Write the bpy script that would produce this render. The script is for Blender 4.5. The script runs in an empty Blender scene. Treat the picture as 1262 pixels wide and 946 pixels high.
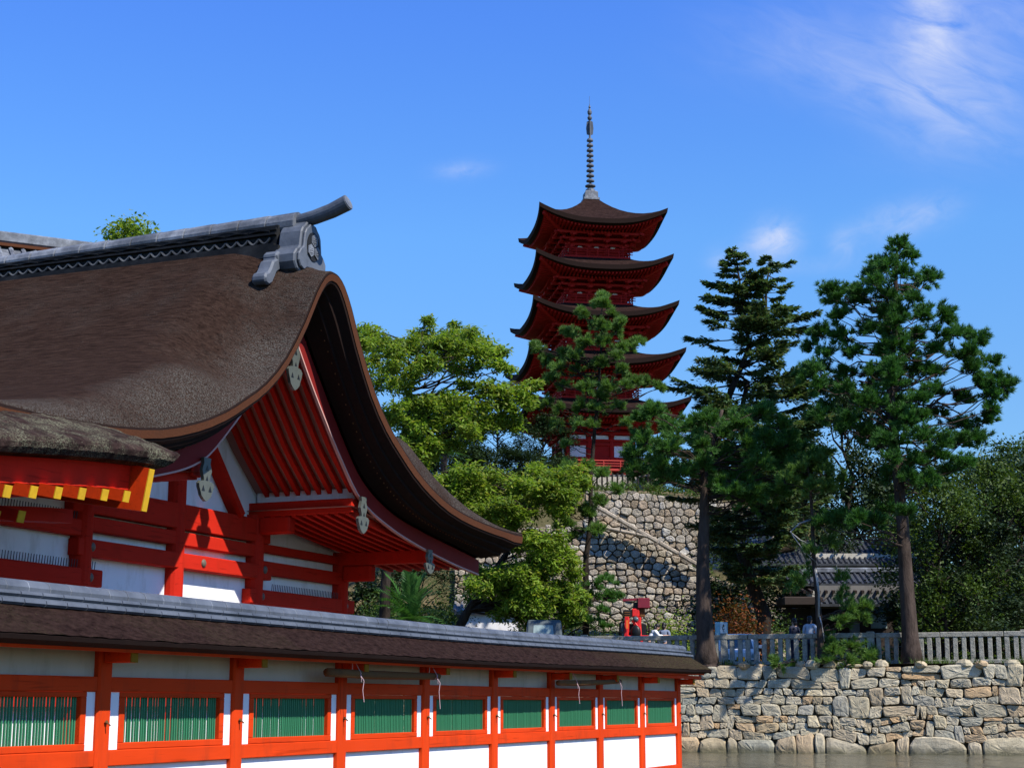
import bpy, math, random
import numpy as np
from mathutils import Vector, Matrix

# ------------------------------------------------------------------ scene, camera
SC = bpy.context.scene
COL = SC.collection
PI = math.pi
R = math.radians
F, CX, CY, HZ = 2000.0, 631.0, 473.0, 867.0
PITCH = math.atan((HZ - CY) / F)
YAW = math.atan((1467 - CX) / (F * math.cos(PITCH) + (HZ - CY) * math.sin(PITCH)))
CZ = 1.6
CA, SA = math.cos(YAW), math.sin(YAW)


def W(lat, dep, z=0.0):
    """metres right of and ahead of the viewer -> world"""
    return Vector((lat * CA - dep * SA, lat * SA + dep * CA, z))


def at(px, py, D):
    """the point seen at a pixel of the photograph, D metres ahead"""
    r, u = px - CX, CY - py
    fy = F * math.cos(PITCH) - u * math.sin(PITCH)
    fz = F * math.sin(PITCH) + u * math.cos(PITCH)
    t = D / fy
    return W(r * t, D, CZ + fz * t)


cam = bpy.data.cameras.new('camera')
cam.sensor_width = 36
cam.lens = F / 1262 * 36
cam.clip_start = 0.1
cam.clip_end = 5000
camo = bpy.data.objects.new('camera', cam)
COL.objects.link(camo)
camo.location = (0, 0, CZ)
camo.rotation_euler = (PI / 2 + PITCH, 0, YAW)
SC.camera = camo

# ------------------------------------------------------------------ object helpers


def tag(o, label=None, cat=None, group=None, kind=None):
    if label: o['label'] = label
    if cat: o['category'] = cat
    if group: o['group'] = group
    if kind: o['kind'] = kind
    return o


def empty(name, loc=(0, 0, 0), label=None, cat=None, group=None):
    o = bpy.data.objects.new(name, None)
    COL.objects.link(o)
    o.location = loc
    o.empty_display_size = 0.2
    return tag(o, label, cat, group)


def link_mesh(name, me, mat, parent=None, smooth=False, bevel=0.0):
    if mat is not None:
        me.materials.append(mat)
    if smooth:
        me.polygons.foreach_set('use_smooth', [True] * len(me.polygons))
    o = bpy.data.objects.new(name, me)
    COL.objects.link(o)
    if parent is not None:
        root = parent
        o.parent = parent
        # geometry is given in world coordinates: undo the parents' offset
        off = Vector((0, 0, 0))
        while root is not None:
            off += Vector(root.location)
            root = root.parent
        o.location = -off
    if bevel > 0:
        b = o.modifiers.new('edge', 'BEVEL')
        b.width = bevel
        b.segments = 1
        b.limit_method = 'ANGLE'
        b.angle_limit = R(40)
    return o


class MB:
    def __init__(self):
        self.v = []
        self.f = []

    def add(self, vs, fs):
        n = len(self.v)
        self.v.extend([tuple(p) for p in vs])
        self.f.extend([tuple(i + n for i in f) for f in fs])
        return self

    def box(self, x0, x1, y0, y1, z0, z1):
        return self.add([(x0, y0, z0), (x1, y0, z0), (x1, y1, z0), (x0, y1, z0),
                         (x0, y0, z1), (x1, y0, z1), (x1, y1, z1), (x0, y1, z1)],
                        [(3, 2, 1, 0), (4, 5, 6, 7), (0, 1, 5, 4), (1, 2, 6, 5), (2, 3, 7, 6), (3, 0, 4, 7)])

    def hexa(self, lo, hi):
        """two quads (lists of 4 points) -> closed box"""
        return self.add(list(lo) + list(hi),
                        [(3, 2, 1, 0), (4, 5, 6, 7), (0, 1, 5, 4), (1, 2, 6, 5), (2, 3, 7, 6), (3, 0, 4, 7)])

    def obox(self, c, ax, ay, az, sx, sy, sz):
        """box centred at c with half-less axes (unit vectors) and full sizes"""
        c = Vector(c)
        ax, ay, az = Vector(ax) * sx / 2, Vector(ay) * sy / 2, Vector(az) * sz / 2
        lo = [c - ax - ay - az, c + ax - ay - az, c + ax + ay - az, c - ax + ay - az]
        hi = [p + az * 2 for p in lo]
        return self.hexa(lo, hi)

    def bar(self, p0, p1, w, h, up=(0, 0, 1)):
        p0, p1 = Vector(p0), Vector(p1)
        d = (p1 - p0)
        L = d.length
        d.normalize()
        s = d.cross(Vector(up))
        if s.length < 1e-4:
            s = Vector((1, 0, 0))
        s.normalize()
        u = s.cross(d)
        return self.obox((p0 + p1) / 2, d, s, u, L, w, h)

    def tube(self, pts, rad, n=8, caps=True):
        pts = [Vector(p) for p in pts]
        if not hasattr(rad, '__len__'):
            rad = [rad] * len(pts)
        base = len(self.v)
        prev = None
        for i, p in enumerate(pts):
            d = (pts[min(i + 1, len(pts) - 1)] - pts[max(i - 1, 0)])
            if d.length < 1e-9:
                d = Vector((0, 0, 1))
            d.normalize()
            if prev is None:
                a = d.orthogonal().normalized()
            else:
                a = (prev - d * prev.dot(d))
                a = a.normalized() if a.length > 1e-6 else d.orthogonal().normalized()
            prev = a
            b = d.cross(a)
            for k in range(n):
                t = 2 * PI * k / n
                self.v.append(tuple(p + (a * math.cos(t) + b * math.sin(t)) * rad[i]))
        for i in range(len(pts) - 1):
            for k in range(n):
                k2 = (k + 1) % n
                self.f.append((base + i * n + k, base + i * n + k2, base + (i + 1) * n + k2, base + (i + 1) * n + k))
        if caps:
            self.f.append(tuple(base + k for k in reversed(range(n))))
            e = base + (len(pts) - 1) * n
            self.f.append(tuple(e + k for k in range(n)))
        return self

    def grid(self, rows, close=False):
        """rows of equal length of points -> sheet"""
        base = len(self.v)
        m = len(rows[0])
        for r in rows:
            self.v.extend([tuple(p) for p in r])
        for i in range(len(rows) - 1):
            for k in range(m if close else m - 1):
                k2 = (k + 1) % m
                self.f.append((base + i * m + k, base + i * m + k2, base + (i + 1) * m + k2, base + (i + 1) * m + k))
        return self

    def loft(self, rings, caps=True):
        base = len(self.v)
        m = len(rings[0])
        self.grid(rings, close=True)
        if caps:
            self.f.append(tuple(base + k for k in reversed(range(m))))
            e = base + (len(rings) - 1) * m
            self.f.append(tuple(e + k for k in range(m)))
        return self

    def prism(self, poly, d):
        """planar polygon (3-D points) pushed by vector d"""
        d = Vector(d)
        return self.loft([[Vector(p) for p in poly], [Vector(p) + d for p in poly]])

    def sphere(self, c, rx, ry=None, rz=None, n=10, m=7):
        ry = ry or rx
        rz = rz or rx
        c = Vector(c)
        rows = []
        for i in range(m + 1):
            t = PI * i / m
            st = max(math.sin(t), 1e-3)
            rows.append([c + Vector((rx * st * math.cos(2 * PI * k / n), ry * st * math.sin(2 * PI * k / n), -rz * math.cos(t))) for k in range(n)])
        return self.loft(rows)

    def lathe(self, c, prof, n=16):
        c = Vector(c)
        return self.loft([[c + Vector((r * math.cos(2 * PI * k / n), r * math.sin(2 * PI * k / n), z)) for k in range(n)] for r, z in prof])

    def build(self, name, mat, parent=None, smooth=False, bevel=0.0, recalc=False):
        me = bpy.data.meshes.new(name)
        me.from_pydata(self.v, [], self.f)
        me.update()
        if recalc:
            import bmesh
            bm = bmesh.new()
            bm.from_mesh(me)
            bmesh.ops.recalc_face_normals(bm, faces=bm.faces)
            bm.to_mesh(me)
            bm.free()
        return link_mesh(name, me, mat, parent, smooth, bevel)


def np_mesh(name, verts, k, mat, parent):
    """many separate k-gons from an (N*k,3) array"""
    verts = np.asarray(verts, dtype=np.float32).reshape(-1, 3)
    n = len(verts) // k
    me = bpy.data.meshes.new(name)
    me.vertices.add(n * k)
    me.vertices.foreach_set('co', verts.ravel())
    me.loops.add(n * k)
    me.loops.foreach_set('vertex_index', np.arange(n * k, dtype=np.int32))
    me.polygons.add(n)
    me.polygons.foreach_set('loop_start', np.arange(n, dtype=np.int32) * k)
    me.polygons.foreach_set('loop_total', np.full(n, k, dtype=np.int32))
    me.update(calc_edges=True)
    return link_mesh(name, me, mat, parent)


def interp(x, xs, ys):
    return float(np.interp(x, xs, ys))


def smooth01(t):
    t = min(1.0, max(0.0, t))
    return t * t * (3 - 2 * t)


# ------------------------------------------------------------------ materials
class NT:
    def __init__(self, name):
        self.m = bpy.data.materials.new(name)
        self.m.use_nodes = True
        self.t = self.m.node_tree
        self.b = self.t.nodes['Principled BSDF']

    def n(self, typ, **kw):
        nd = self.t.nodes.new(typ)
        for k, v in kw.items():
            if k.startswith('_'):
                setattr(nd, k[1:], v)
            else:
                key = int(k[1:]) if k[0] == 'i' and k[1:].isdigit() else k.replace('__', ' ')
                nd.inputs[key].default_value = v
        return nd

    def l(self, a, b):
        self.t.links.new(a, b)

    def coord(self, scale=(1, 1, 1), rot=(0, 0, 0)):
        g = self.n('ShaderNodeNewGeometry')
        mp = self.n('ShaderNodeMapping')
        mp.inputs['Scale'].default_value = scale
        mp.inputs['Rotation'].default_value = rot
        self.l(g.outputs['Position'], mp.inputs['Vector'])
        return mp.outputs['Vector']

    def noise(self, vec, scale, detail=4, rough=0.55):
        nz = self.n('ShaderNodeTexNoise', Scale=scale, Detail=detail, Roughness=rough)
        self.l(vec, nz.inputs['Vector'])
        return nz.outputs['Fac']

    def ramp(self, fac, stops, interp='LINEAR'):
        r = self.n('ShaderNodeValToRGB')
        r.color_ramp.interpolation = interp
        e = r.color_ramp.elements
        while len(e) < len(stops):
            e.new(0.5)
        for i, (p, c) in enumerate(stops):
            e[i].position = p
            e[i].color = (*c, 1) if len(c) == 3 else c
        self.l(fac, r.inputs['Fac'])
        return r.outputs['Color']

    def mix(self, fac, a, b, mode='MIX'):
        mx = self.n('ShaderNodeMix', _data_type='RGBA', _blend_type=mode)
        for sock, v in ((mx.inputs[0], fac), (mx.inputs[6], a), (mx.inputs[7], b)):
            if hasattr(v, 'is_linked') or isinstance(v, bpy.types.NodeSocket):
                self.l(v, sock)
            else:
                sock.default_value = (*v, 1) if hasattr(v, '__len__') and len(v) == 3 else v
        return mx.outputs[2]

    def math(self, op, a, b=0.0, c=0.0):
        m = self.n('ShaderNodeMath', _operation=op)
        for i, v in enumerate((a, b, c)):
            if isinstance(v, bpy.types.NodeSocket):
                self.l(v, m.inputs[i])
            else:
                m.inputs[i].default_value = v
        return m.outputs[0]

    def bump(self, h, strength=0.5, dist=0.02):
        bp = self.n('ShaderNodeBump', Strength=strength, Distance=dist)
        self.l(h, bp.inputs['Height'])
        self.l(bp.outputs['Normal'], self.b.inputs['Normal'])

    def out(self, col=None, rough=None, spec=None, metal=None):
        if col is not None:
            if isinstance(col, bpy.types.NodeSocket):
                self.l(col, self.b.inputs['Base Color'])
            else:
                self.b.inputs['Base Color'].default_value = (*col, 1)
        if rough is not None:
            if isinstance(rough, bpy.types.NodeSocket):
                self.l(rough, self.b.inputs['Roughness'])
            else:
                self.b.inputs['Roughness'].default_value = rough
        if spec is not None: self.b.inputs['Specular IOR Level'].default_value = spec
        if metal is not None: self.b.inputs['Metallic'].default_value = metal
        return self.m


def sc(c, k):
    return tuple(min(1.0, v * k) for v in c)


def painted(name, c, var=0.25, rough=0.55, scale=1.5, grain=(1, 1, 1), bump=0.15, spec=0.3, dirt=None, crack=False):
    t = NT(name)
    v = t.coord(grain)
    n1 = t.noise(v, scale, 6, 0.6)
    n2 = t.noise(t.coord(), 0.45, 3)
    col = t.ramp(n1, [(0.25, sc(c, 1 - var)), (0.55, c), (0.8, sc(c, 1 + var * 0.6))])
    col = t.mix(t.ramp(n2, [(0.35, (0, 0, 0)), (0.7, (1, 1, 1))]), col, sc(c, 1 - var * 0.5))
    if crack:
        ck = t.noise(t.coord(tuple(1.0 if g >= 1 else g * .35 for g in grain)), 26, 3, 0.6)
        col = t.mix(t.ramp(ck, [(0.33, (0.55,) * 3), (0.40, (0, 0, 0))]), col, sc(c, .45))
        fd = t.noise(t.coord(tuple(1.0 if g >= 1 else .5 for g in grain)), 2.1, 7, 0.7)
        col = t.mix(t.ramp(fd, [(0.52, (0, 0, 0)), (0.75, (0.35,) * 3)]), col, tuple(min(1, v * .80 + .008) for v in c))
    if dirt:
        n3 = t.noise(t.coord((1, 1, 0.35)), 3.5, 6, 0.65)
        col = t.mix(t.ramp(n3, [(0.53, (0, 0, 0)), (0.72, (0.65,) * 3)]), col, dirt)
    t.bump(n1, bump, 0.01)
    return t.out(col, rough, spec)


M = {}
VERM = (0.64, 0.050, 0.007)
M['verm'] = painted('vermilion_paint', VERM, 0.26, 0.6, 6, (1, 0.12, 1), 0.2, 0.05, (0.34, 0.036, 0.010), True)
M['verm_post'] = painted('vermilion_post_paint', VERM, 0.26, 0.6, 6, (1, 1, 0.1), 0.2, 0.05, (0.36, 0.04, 0.010), True)
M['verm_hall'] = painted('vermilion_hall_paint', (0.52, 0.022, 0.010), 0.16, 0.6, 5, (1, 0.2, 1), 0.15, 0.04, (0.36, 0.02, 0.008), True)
M['verm_far'] = painted('vermilion_pagoda_paint', (0.42, 0.02, 0.016), 0.2, 0.6, 3, (1, 1, 1), 0.1, 0.05)
M['maroon'] = painted('weathered_red_board', (0.20, 0.017, 0.015), 0.2, 0.6, 4, (1, 1, 1), 0.1, 0.06)
M['plaster'] = painted('white_plaster', (0.83, 0.82, 0.82), 0.05, 0.8, 2.2, (1, 1, 0.5), 0.1, 0.15, (0.58, 0.55, 0.50))
M['plaster_old'] = painted('stained_shaded_plaster', (0.50, 0.46, 0.37), 0.22, 0.7, 2.5, (1, 1, 0.35), 0.1, 0.2, (0.30, 0.27, 0.20))
M['yellow'] = painted('yellow_ochre_paint', (0.62, 0.36, 0.015), 0.2, 0.6, 14, (1, 1, 1), 0.1, 0.2, (0.4, 0.22, 0.02))
M['green'] = painted('green_slat_paint', (0.040, 0.205, 0.095), 0.12, 0.6, 8, (1, 1, 0.1), 0.1, 0.2)
M['whiteline'] = painted('pale_edge_paint', (0.60, 0.34, 0.29), 0.15, 0.6, 3, (1, 1, 1), 0.1, 0.1)
M['bronze'] = painted('grey_green_metal', (0.088, 0.096, 0.078), 0.35, 0.5, 6, (1, 1, 1), 0.2, 0.4, (0.10, 0.11, 0.09))
M['nail'] = painted('iron_nail_cover', (0.14, 0.11, 0.08), 0.3, 0.5, 8)
M['black'] = painted('black_metal', (0.012, 0.012, 0.013), 0.3, 0.45, 6)
M['cutbark'] = painted('cut_bark_edge', (0.10, 0.036, 0.016), 0.35, 0.85, 30, (1, 1, 1), 0.6, 0.1, (0.07, 0.03, 0.015))
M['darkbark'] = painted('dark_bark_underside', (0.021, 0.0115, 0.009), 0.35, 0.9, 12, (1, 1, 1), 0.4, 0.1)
M['soffit'] = painted('pale_soffit_boards', (0.40, 0.20, 0.18), 0.2, 0.8, 5, (1, 0.3, 1), 0.1, 0.03)
M['rope'] = painted('pink_white_rope', (0.6, 0.42, 0.44), 0.2, 0.8, 20)
M['arm_tip'] = painted('dull_ochre_paint', (0.26, 0.13, 0.012), 0.3, 0.7, 14, (1, 1, 1), 0.1, 0.05)
M['oldpole'] = painted('weathered_pole_wood', (0.17, 0.085, 0.035), 0.35, 0.9, 5, (1, 0.2, 1), 0.4, 0.02, (0.05, 0.04, 0.03))
M['spike'] = painted('dark_wire', (0.05, 0.04, 0.05), 0.2, 0.5, 5)


def m_tile(name, c, lo, hi, spec=0.3):
    t = NT(name)
    v = t.coord()
    n1 = t.noise(v, 2.2, 6, 0.65)
    n2 = t.noise(v, 22, 4)
    col = t.ramp(n1, [(0.3, sc(c, lo)), (0.5, c), (0.72, sc(c, hi))])
    col = t.mix(t.ramp(n2, [(0.62, (0, 0, 0)), (0.75, (0.5,) * 3)]), col, sc(c, 1.7))
    t.bump(n2, 0.3, 0.01)
    return t.out(col, t.ramp(n1, [(0.3, (0.45,) * 3), (0.7, (0.7,) * 3)]), spec)


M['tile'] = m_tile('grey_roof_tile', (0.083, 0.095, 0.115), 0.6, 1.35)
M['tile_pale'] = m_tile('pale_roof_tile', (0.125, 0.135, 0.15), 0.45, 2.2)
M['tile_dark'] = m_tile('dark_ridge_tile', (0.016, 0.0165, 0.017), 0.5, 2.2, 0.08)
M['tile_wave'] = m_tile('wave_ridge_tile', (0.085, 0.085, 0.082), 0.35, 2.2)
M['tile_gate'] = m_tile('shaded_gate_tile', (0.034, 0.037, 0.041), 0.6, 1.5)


def m_thatch(name, c1, c2, moss, moss_lo, moss_hi, grain, mscale=0.9, rough_scale=9, edge=False, far=False):
    t = NT(name)
    v = t.coord(grain)
    fine = t.noise(v, rough_scale, 6, 0.7)
    vfine = t.noise(t.coord(), 48, 4, 0.7)
    big = t.noise(t.coord(), mscale, 5, 0.6)
    col = t.ramp(fine, [(0.3, c1), (0.62, c2), (0.85, sc(c2, 1.6))])
    mm = t.ramp(big, [(moss_lo, (0, 0, 0)), (moss_hi, (1, 1, 1))])
    if edge:  # lichen follows the swept gable end of the roof
        g = t.n('ShaderNodeNewGeometry')
        sp = t.n('ShaderNodeSeparateXYZ')
        t.l(g.outputs['Position'], sp.inputs[0])
        e = t.math('ADD', t.math('MULTIPLY_ADD', sp.outputs['X'], 0.62, 13.1 * 0.62), t.math('MULTIPLY_ADD', big, 2.6, -1.35))
        mm = t.math('MAXIMUM', t.math('MULTIPLY', mm, 0.22), t.math('MINIMUM', t.math('MAXIMUM', e, 0.0), 0.75))
    if far:  # the damp far end of the wall roof carries moss
        g = t.n('ShaderNodeNewGeometry')
        sp = t.n('ShaderNodeSeparateXYZ')
        t.l(g.outputs['Position'], sp.inputs[0])
        e = t.math('ADD', t.math('MULTIPLY_ADD', sp.outputs['Y'], 0.085, -2.05), t.math('MULTIPLY_ADD', big, 1.4, -0.7))
        mm = t.math('MAXIMUM', t.math('MULTIPLY', mm, 0.5), t.math('MINIMUM', t.math('MAXIMUM', e, 0.0), 0.85))
    sp2 = t.ramp(vfine, [(0.46, (0.03,) * 3), (0.60, (1, 1, 1))])
    mm = t.mix(1.0, mm, sp2, 'MULTIPLY')
    col = t.mix(mm, col, moss)
    spk = t.noise(t.coord(), 38, 2, 0.5)
    col = t.mix(t.ramp(spk, [(0.70, (0, 0, 0)), (0.76, (0.55,) * 3)]), col, sc(moss, 1.2))
    h = t.math('ADD', fine, t.math('MULTIPLY', vfine, 0.7))
    t.bump(h, 0.9, 0.03)
    return t.out(col, 0.95, 0.02)


M['thatch'] = m_thatch('cypress_bark_roof', (0.0105, 0.0058, 0.0042), (0.042, 0.0245, 0.0178), (0.105, 0.10, 0.086), 0.52, 0.72, (0.4, 2.4, 2.4), 0.7, 9, True)
M['thatch_wall'] = m_thatch('wall_bark_roof', (0.008, 0.0042, 0.0036), (0.033, 0.0185, 0.0155), (0.066, 0.060, 0.026), 0.50, 0.75, (1.6, 0.8, 1.6), 0.5, 11, False, True)
M['thatch_moss'] = m_thatch('mossy_bark_roof', (0.010, 0.006, 0.006), (0.045, 0.028, 0.024), (0.17, 0.17, 0.11), 0.42, 0.62, (1, 1, 1), 2.2, 7)
M['pagoda_roof'] = m_thatch('pagoda_bark_roof', (0.014, 0.008, 0.007), (0.032, 0.018, 0.015), (0.035, 0.035, 0.024), 0.62, 0.8, (1, 1, 1), 0.6, 3)


def m_stone(name, tones, scale=5.0, moss=None, soft=False):
    t = NT(name)
    g = t.n('ShaderNodeNewGeometry')
    rnd = g.outputs['Random Per Island']
    n = len(tones)
    col = t.ramp(rnd, [(i / (n - 1), c) for i, c in enumerate(tones)])
    v = t.coord()
    n1 = t.noise(v, scale, 8, 0.7)
    n2 = t.noise(v, scale * 5, 4, 0.6)
    n3 = t.noise(v, 1.1, 5, 0.6)
    k = t.ramp(n1, [(0.25, (0.70 if soft else 0.42,) * 3), (0.5, (0.95,) * 3), (0.75, (1.2,) * 3)])
    col = t.mix(1.0, col, k, 'MULTIPLY')
    st = t.ramp(n3, [(0.5, (0, 0, 0)), (0.72, (0.65,) * 3)])
    col = t.mix(st, col, moss or (0.10, 0.085, 0.06))
    sp = t.ramp(n2, [(0.3, (0.8 if soft else 0.6,) * 3), (0.55, (1,) * 3)])
    col = t.mix(1.0, col, sp, 'MULTIPLY')
    if soft:   # weed and algae below the tide line
        sz = t.n('ShaderNodeSeparateXYZ')
        t.l(g.outputs['Position'], sz.inputs[0])
        tl = t.math('ADD', t.math('MULTIPLY', sz.outputs['Z'], -3.2), t.math('MULTIPLY_ADD', n3, 1.6, 0.1))
        col = t.mix(t.math('MINIMUM', t.math('MAXIMUM', tl, 0.0), 0.8), col, (0.075, 0.07, 0.035))
    h = t.math('ADD', n1, t.math('MULTIPLY', n2, 0.35))
    t.bump(h, 0.7, 0.05)
    return t.out(col, 0.85, 0.2)


M['stone'] = m_stone('granite_rubble', [(0.44, 0.33, 0.185), (0.38, 0.34, 0.24), (0.54, 0.45, 0.285), (0.33, 0.32, 0.25), (0.57, 0.50, 0.35), (0.46, 0.39, 0.265), (0.48, 0.31, 0.155), (0.54, 0.47, 0.33), (0.40, 0.33, 0.215), (0.36, 0.345, 0.28)], 4.0, (0.27, 0.21, 0.13), True)
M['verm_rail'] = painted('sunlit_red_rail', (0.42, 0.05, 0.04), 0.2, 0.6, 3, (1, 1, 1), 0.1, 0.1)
M['stone_hill'] = m_stone('terrace_rubble', [(0.30, 0.23, 0.15), (0.40, 0.35, 0.26), (0.27, 0.23, 0.18), (0.46, 0.41, 0.32), (0.34, 0.25, 0.16), (0.56, 0.52, 0.43)], 3.0, (0.24, 0.19, 0.13))
M['stone_fence'] = m_stone('weathered_granite', [(0.36, 0.335, 0.27), (0.43, 0.40, 0.32), (0.31, 0.30, 0.25)], 6.0, (0.16, 0.15, 0.11))
M['mortar'] = painted('dark_gap_earth', (0.13, 0.105, 0.07), 0.3, 0.95, 8)


def m_leaf(name, tones, transl=0.3, rough=0.55):
    t = NT(name)
    g = t.n('ShaderNodeNewGeometry')
    n = len(tones)
    col = t.ramp(g.outputs['Random Per Island'], [(i / (n - 1), c) for i, c in enumerate(tones)])
    nz = t.noise(t.coord(), 0.8, 3)
    col = t.mix(1.0, col, t.ramp(nz, [(0.3, (0.72,) * 3), (0.7, (1.2,) * 3)]), 'MULTIPLY')
    t.out(col, rough, 0.25)
    tr = t.n('ShaderNodeBsdfTranslucent')
    t.l(t.mix(1.0, col, (1.25, 1.3, 0.6), 'MULTIPLY'), tr.inputs['Color'])
    ms = t.n('ShaderNodeMixShader', Fac=transl)
    t.l(t.b.outputs[0], ms.inputs[1])
    t.l(tr.outputs[0], ms.inputs[2])
    t.l(ms.outputs[0], t.t.nodes['Material Output'].inputs['Surface'])
    return t.m


M['leaf_bright'] = m_leaf('bright_green_leaves', [(0.12, 0.215, 0.026), (0.18, 0.29, 0.036), (0.24, 0.34, 0.045), (0.075, 0.155, 0.022), (0.31, 0.33, 0.06), (0.14, 0.25, 0.03)], 0.48)
M['leaf_mid'] = m_leaf('mid_green_leaves', [(0.034, 0.07, 0.011), (0.05, 0.095, 0.014), (0.085, 0.13, 0.02), (0.026, 0.055, 0.01)], 0.3)
M['leaf_dark'] = m_leaf('dark_green_leaves', [(0.014, 0.03, 0.009), (0.022, 0.042, 0.012), (0.03, 0.055, 0.014)], 0.15)
M['leaf_red'] = m_leaf('autumn_leaves', [(0.16, 0.035, 0.01), (0.22, 0.07, 0.012), (0.10, 0.04, 0.012), (0.05, 0.06, 0.012)], 0.3)
M['pine'] = m_leaf('pine_needles', [(0.05, 0.135, 0.026), (0.072, 0.18, 0.034), (0.095, 0.21, 0.044), (0.036, 0.105, 0.022)], 0.3)
M['pine_light'] = m_leaf('young_pine_needles', [(0.075, 0.165, 0.032), (0.11, 0.215, 0.042), (0.15, 0.25, 0.055), (0.055, 0.125, 0.028)], 0.32)
M['pine_dark'] = m_leaf('old_pine_needles', [(0.03, 0.10, 0.018), (0.048, 0.14, 0.025), (0.066, 0.175, 0.033), (0.02, 0.068, 0.015)], 0.27)
M['fir'] = m_leaf('fir_needles', [(0.05, 0.11, 0.05), (0.08, 0.15, 0.062), (0.115, 0.18, 0.07), (0.17, 0.17, 0.08)], 0.25)


def m_bark(name, c, scale=5):
    t = NT(name)
    v = t.coord((1, 1, 0.3))
    n1 = t.noise(v, scale, 8, 0.7)
    col = t.ramp(n1, [(0.3, sc(c, 0.3)), (0.5, c), (0.75, sc(c, 1.7))])
    t.bump(n1, 1.0, 0.08)
    return t.out(col, 0.9, 0.1)


M['bark'] = m_bark('pine_bark', (0.06, 0.043, 0.034), 4)
M['bark_dark'] = m_bark('dark_bark', (0.03, 0.023, 0.018))
M['bark_pale'] = m_bark('bare_grey_branch', (0.36, 0.34, 0.31))


def m_ground():
    t = NT('shrine_ground')
    n1 = t.noise(t.coord(), 0.35, 8, 0.65)
    n2 = t.noise(t.coord(), 6, 6, 0.7)
    col = t.ramp(n1, [(0.35, (0.20, 0.15, 0.085)), (0.5, (0.10, 0.085, 0.04)), (0.65, (0.045, 0.06, 0.018))])
    col = t.mix(1.0, col, t.ramp(n2, [(0.3, (0.6,) * 3), (0.7, (1.15,) * 3)]), 'MULTIPLY')
    t.bump(n2, 0.6, 0.06)
    return t.out(col, 0.95, 0.1)


M['ground'] = m_ground()


def m_water():
    t = NT('sea_water')
    r = t.coord((1, 1, 1), (0, 0, -YAW))

    def waves(sx, sy, sc_, det):
        m = t.n('ShaderNodeMapping')
        m.inputs['Scale'].default_value = (sx, sy, 1)
        t.l(r, m.inputs['Vector'])
        return t.noise(m.outputs['Vector'], sc_, det, 0.55)
    swell = waves(0.45, 0.10, 1.0, 3)
    chop = waves(0.8, 0.6, 3.0, 4)
    h = t.math('ADD', t.math('MULTIPLY', swell, 0.55), t.math('MULTIPLY', chop, 0.07))
    t.bump(h, 1.0, 1.1)
    t.out((0.055, 0.055, 0.034), 0.11, 0.5)
    t.b.inputs['IOR'].default_value = 1.33
    return t.m


M['water'] = m_water()


def plain(name, c, rough=0.5, spec=0.4, metal=0.0):
    t = NT(name)
    n1 = t.noise(t.coord(), 9, 4)
    col = t.ramp(n1, [(0.3, sc(c, 0.85)), (0.7, sc(c, 1.1))])
    return t.out(col, rough, spec, metal)


M['red_paint'] = plain('glossy_red_paint', (0.62, 0.018, 0.014), 0.35, 0.5)
M['dark_red'] = plain('dark_red_paint', (0.19, 0.012, 0.025), 0.4, 0.5)
M['orange'] = plain('orange_reflector', (0.75, 0.14, 0.02), 0.4)
M['van_white'] = plain('white_car_paint', (0.75, 0.75, 0.74), 0.3, 0.5)
M['van_grey'] = plain('blue_grey_car_paint', (0.065, 0.085, 0.09), 0.6, 0.5)
M['glass'] = plain('dark_window_glass', (0.07, 0.10, 0.11), 0.08, 0.6)
M['glass_pale'] = plain('windscreen_painted_reflection', (0.26, 0.33, 0.31), 0.4, 0.4)  # the van window's pale reflection is put into the glass colour
M['rubber'] = plain('tyre_rubber', (0.02, 0.02, 0.02), 0.8)
M['skin'] = plain('skin', (0.50, 0.30, 0.21), 0.6)
M['hair'] = plain('black_hair', (0.012, 0.010, 0.010), 0.5)
M['cloth_white'] = plain('white_cloth', (0.78, 0.78, 0.78), 0.85)
M['cloth_blue'] = plain('blue_grey_cloth', (0.16, 0.20, 0.29), 0.85)
M['cloth_pale'] = plain('pale_blue_cloth', (0.50, 0.56, 0.66), 0.85)
M['cloth_navy'] = plain('navy_cloth', (0.02, 0.024, 0.045), 0.85)
M['wood_dark'] = painted('dark_aged_wood', (0.035, 0.024, 0.018), 0.3, 0.8, 5)
M['wood_grey'] = painted('grey_aged_wood', (0.17, 0.16, 0.145), 0.3, 0.8, 5, (1, 1, 0.3))
M['sign_cyan'] = plain('pale_cyan_board', (0.35, 0.60, 0.66), 0.6)

# ------------------------------------------------------------------ roofed slat wall by the water
XW = -9.58           # face line of the posts
BAY = 2.389
Y0 = 13.077
POSTS = [Y0 + BAY * i for i in range(-2, 9)]
wall_t = empty('slat_wall', (XW, 21, 0), 'long vermilion and white roofed wall with green slat windows standing in the water', 'wall')
YA, YB = POSTS[0] - 0.3, POSTS[-1] + 0.62


def sori(y):  # the roof lifts gently towards its far end
    return 0.085 * smooth01((y - 20) / 13.0)


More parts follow.
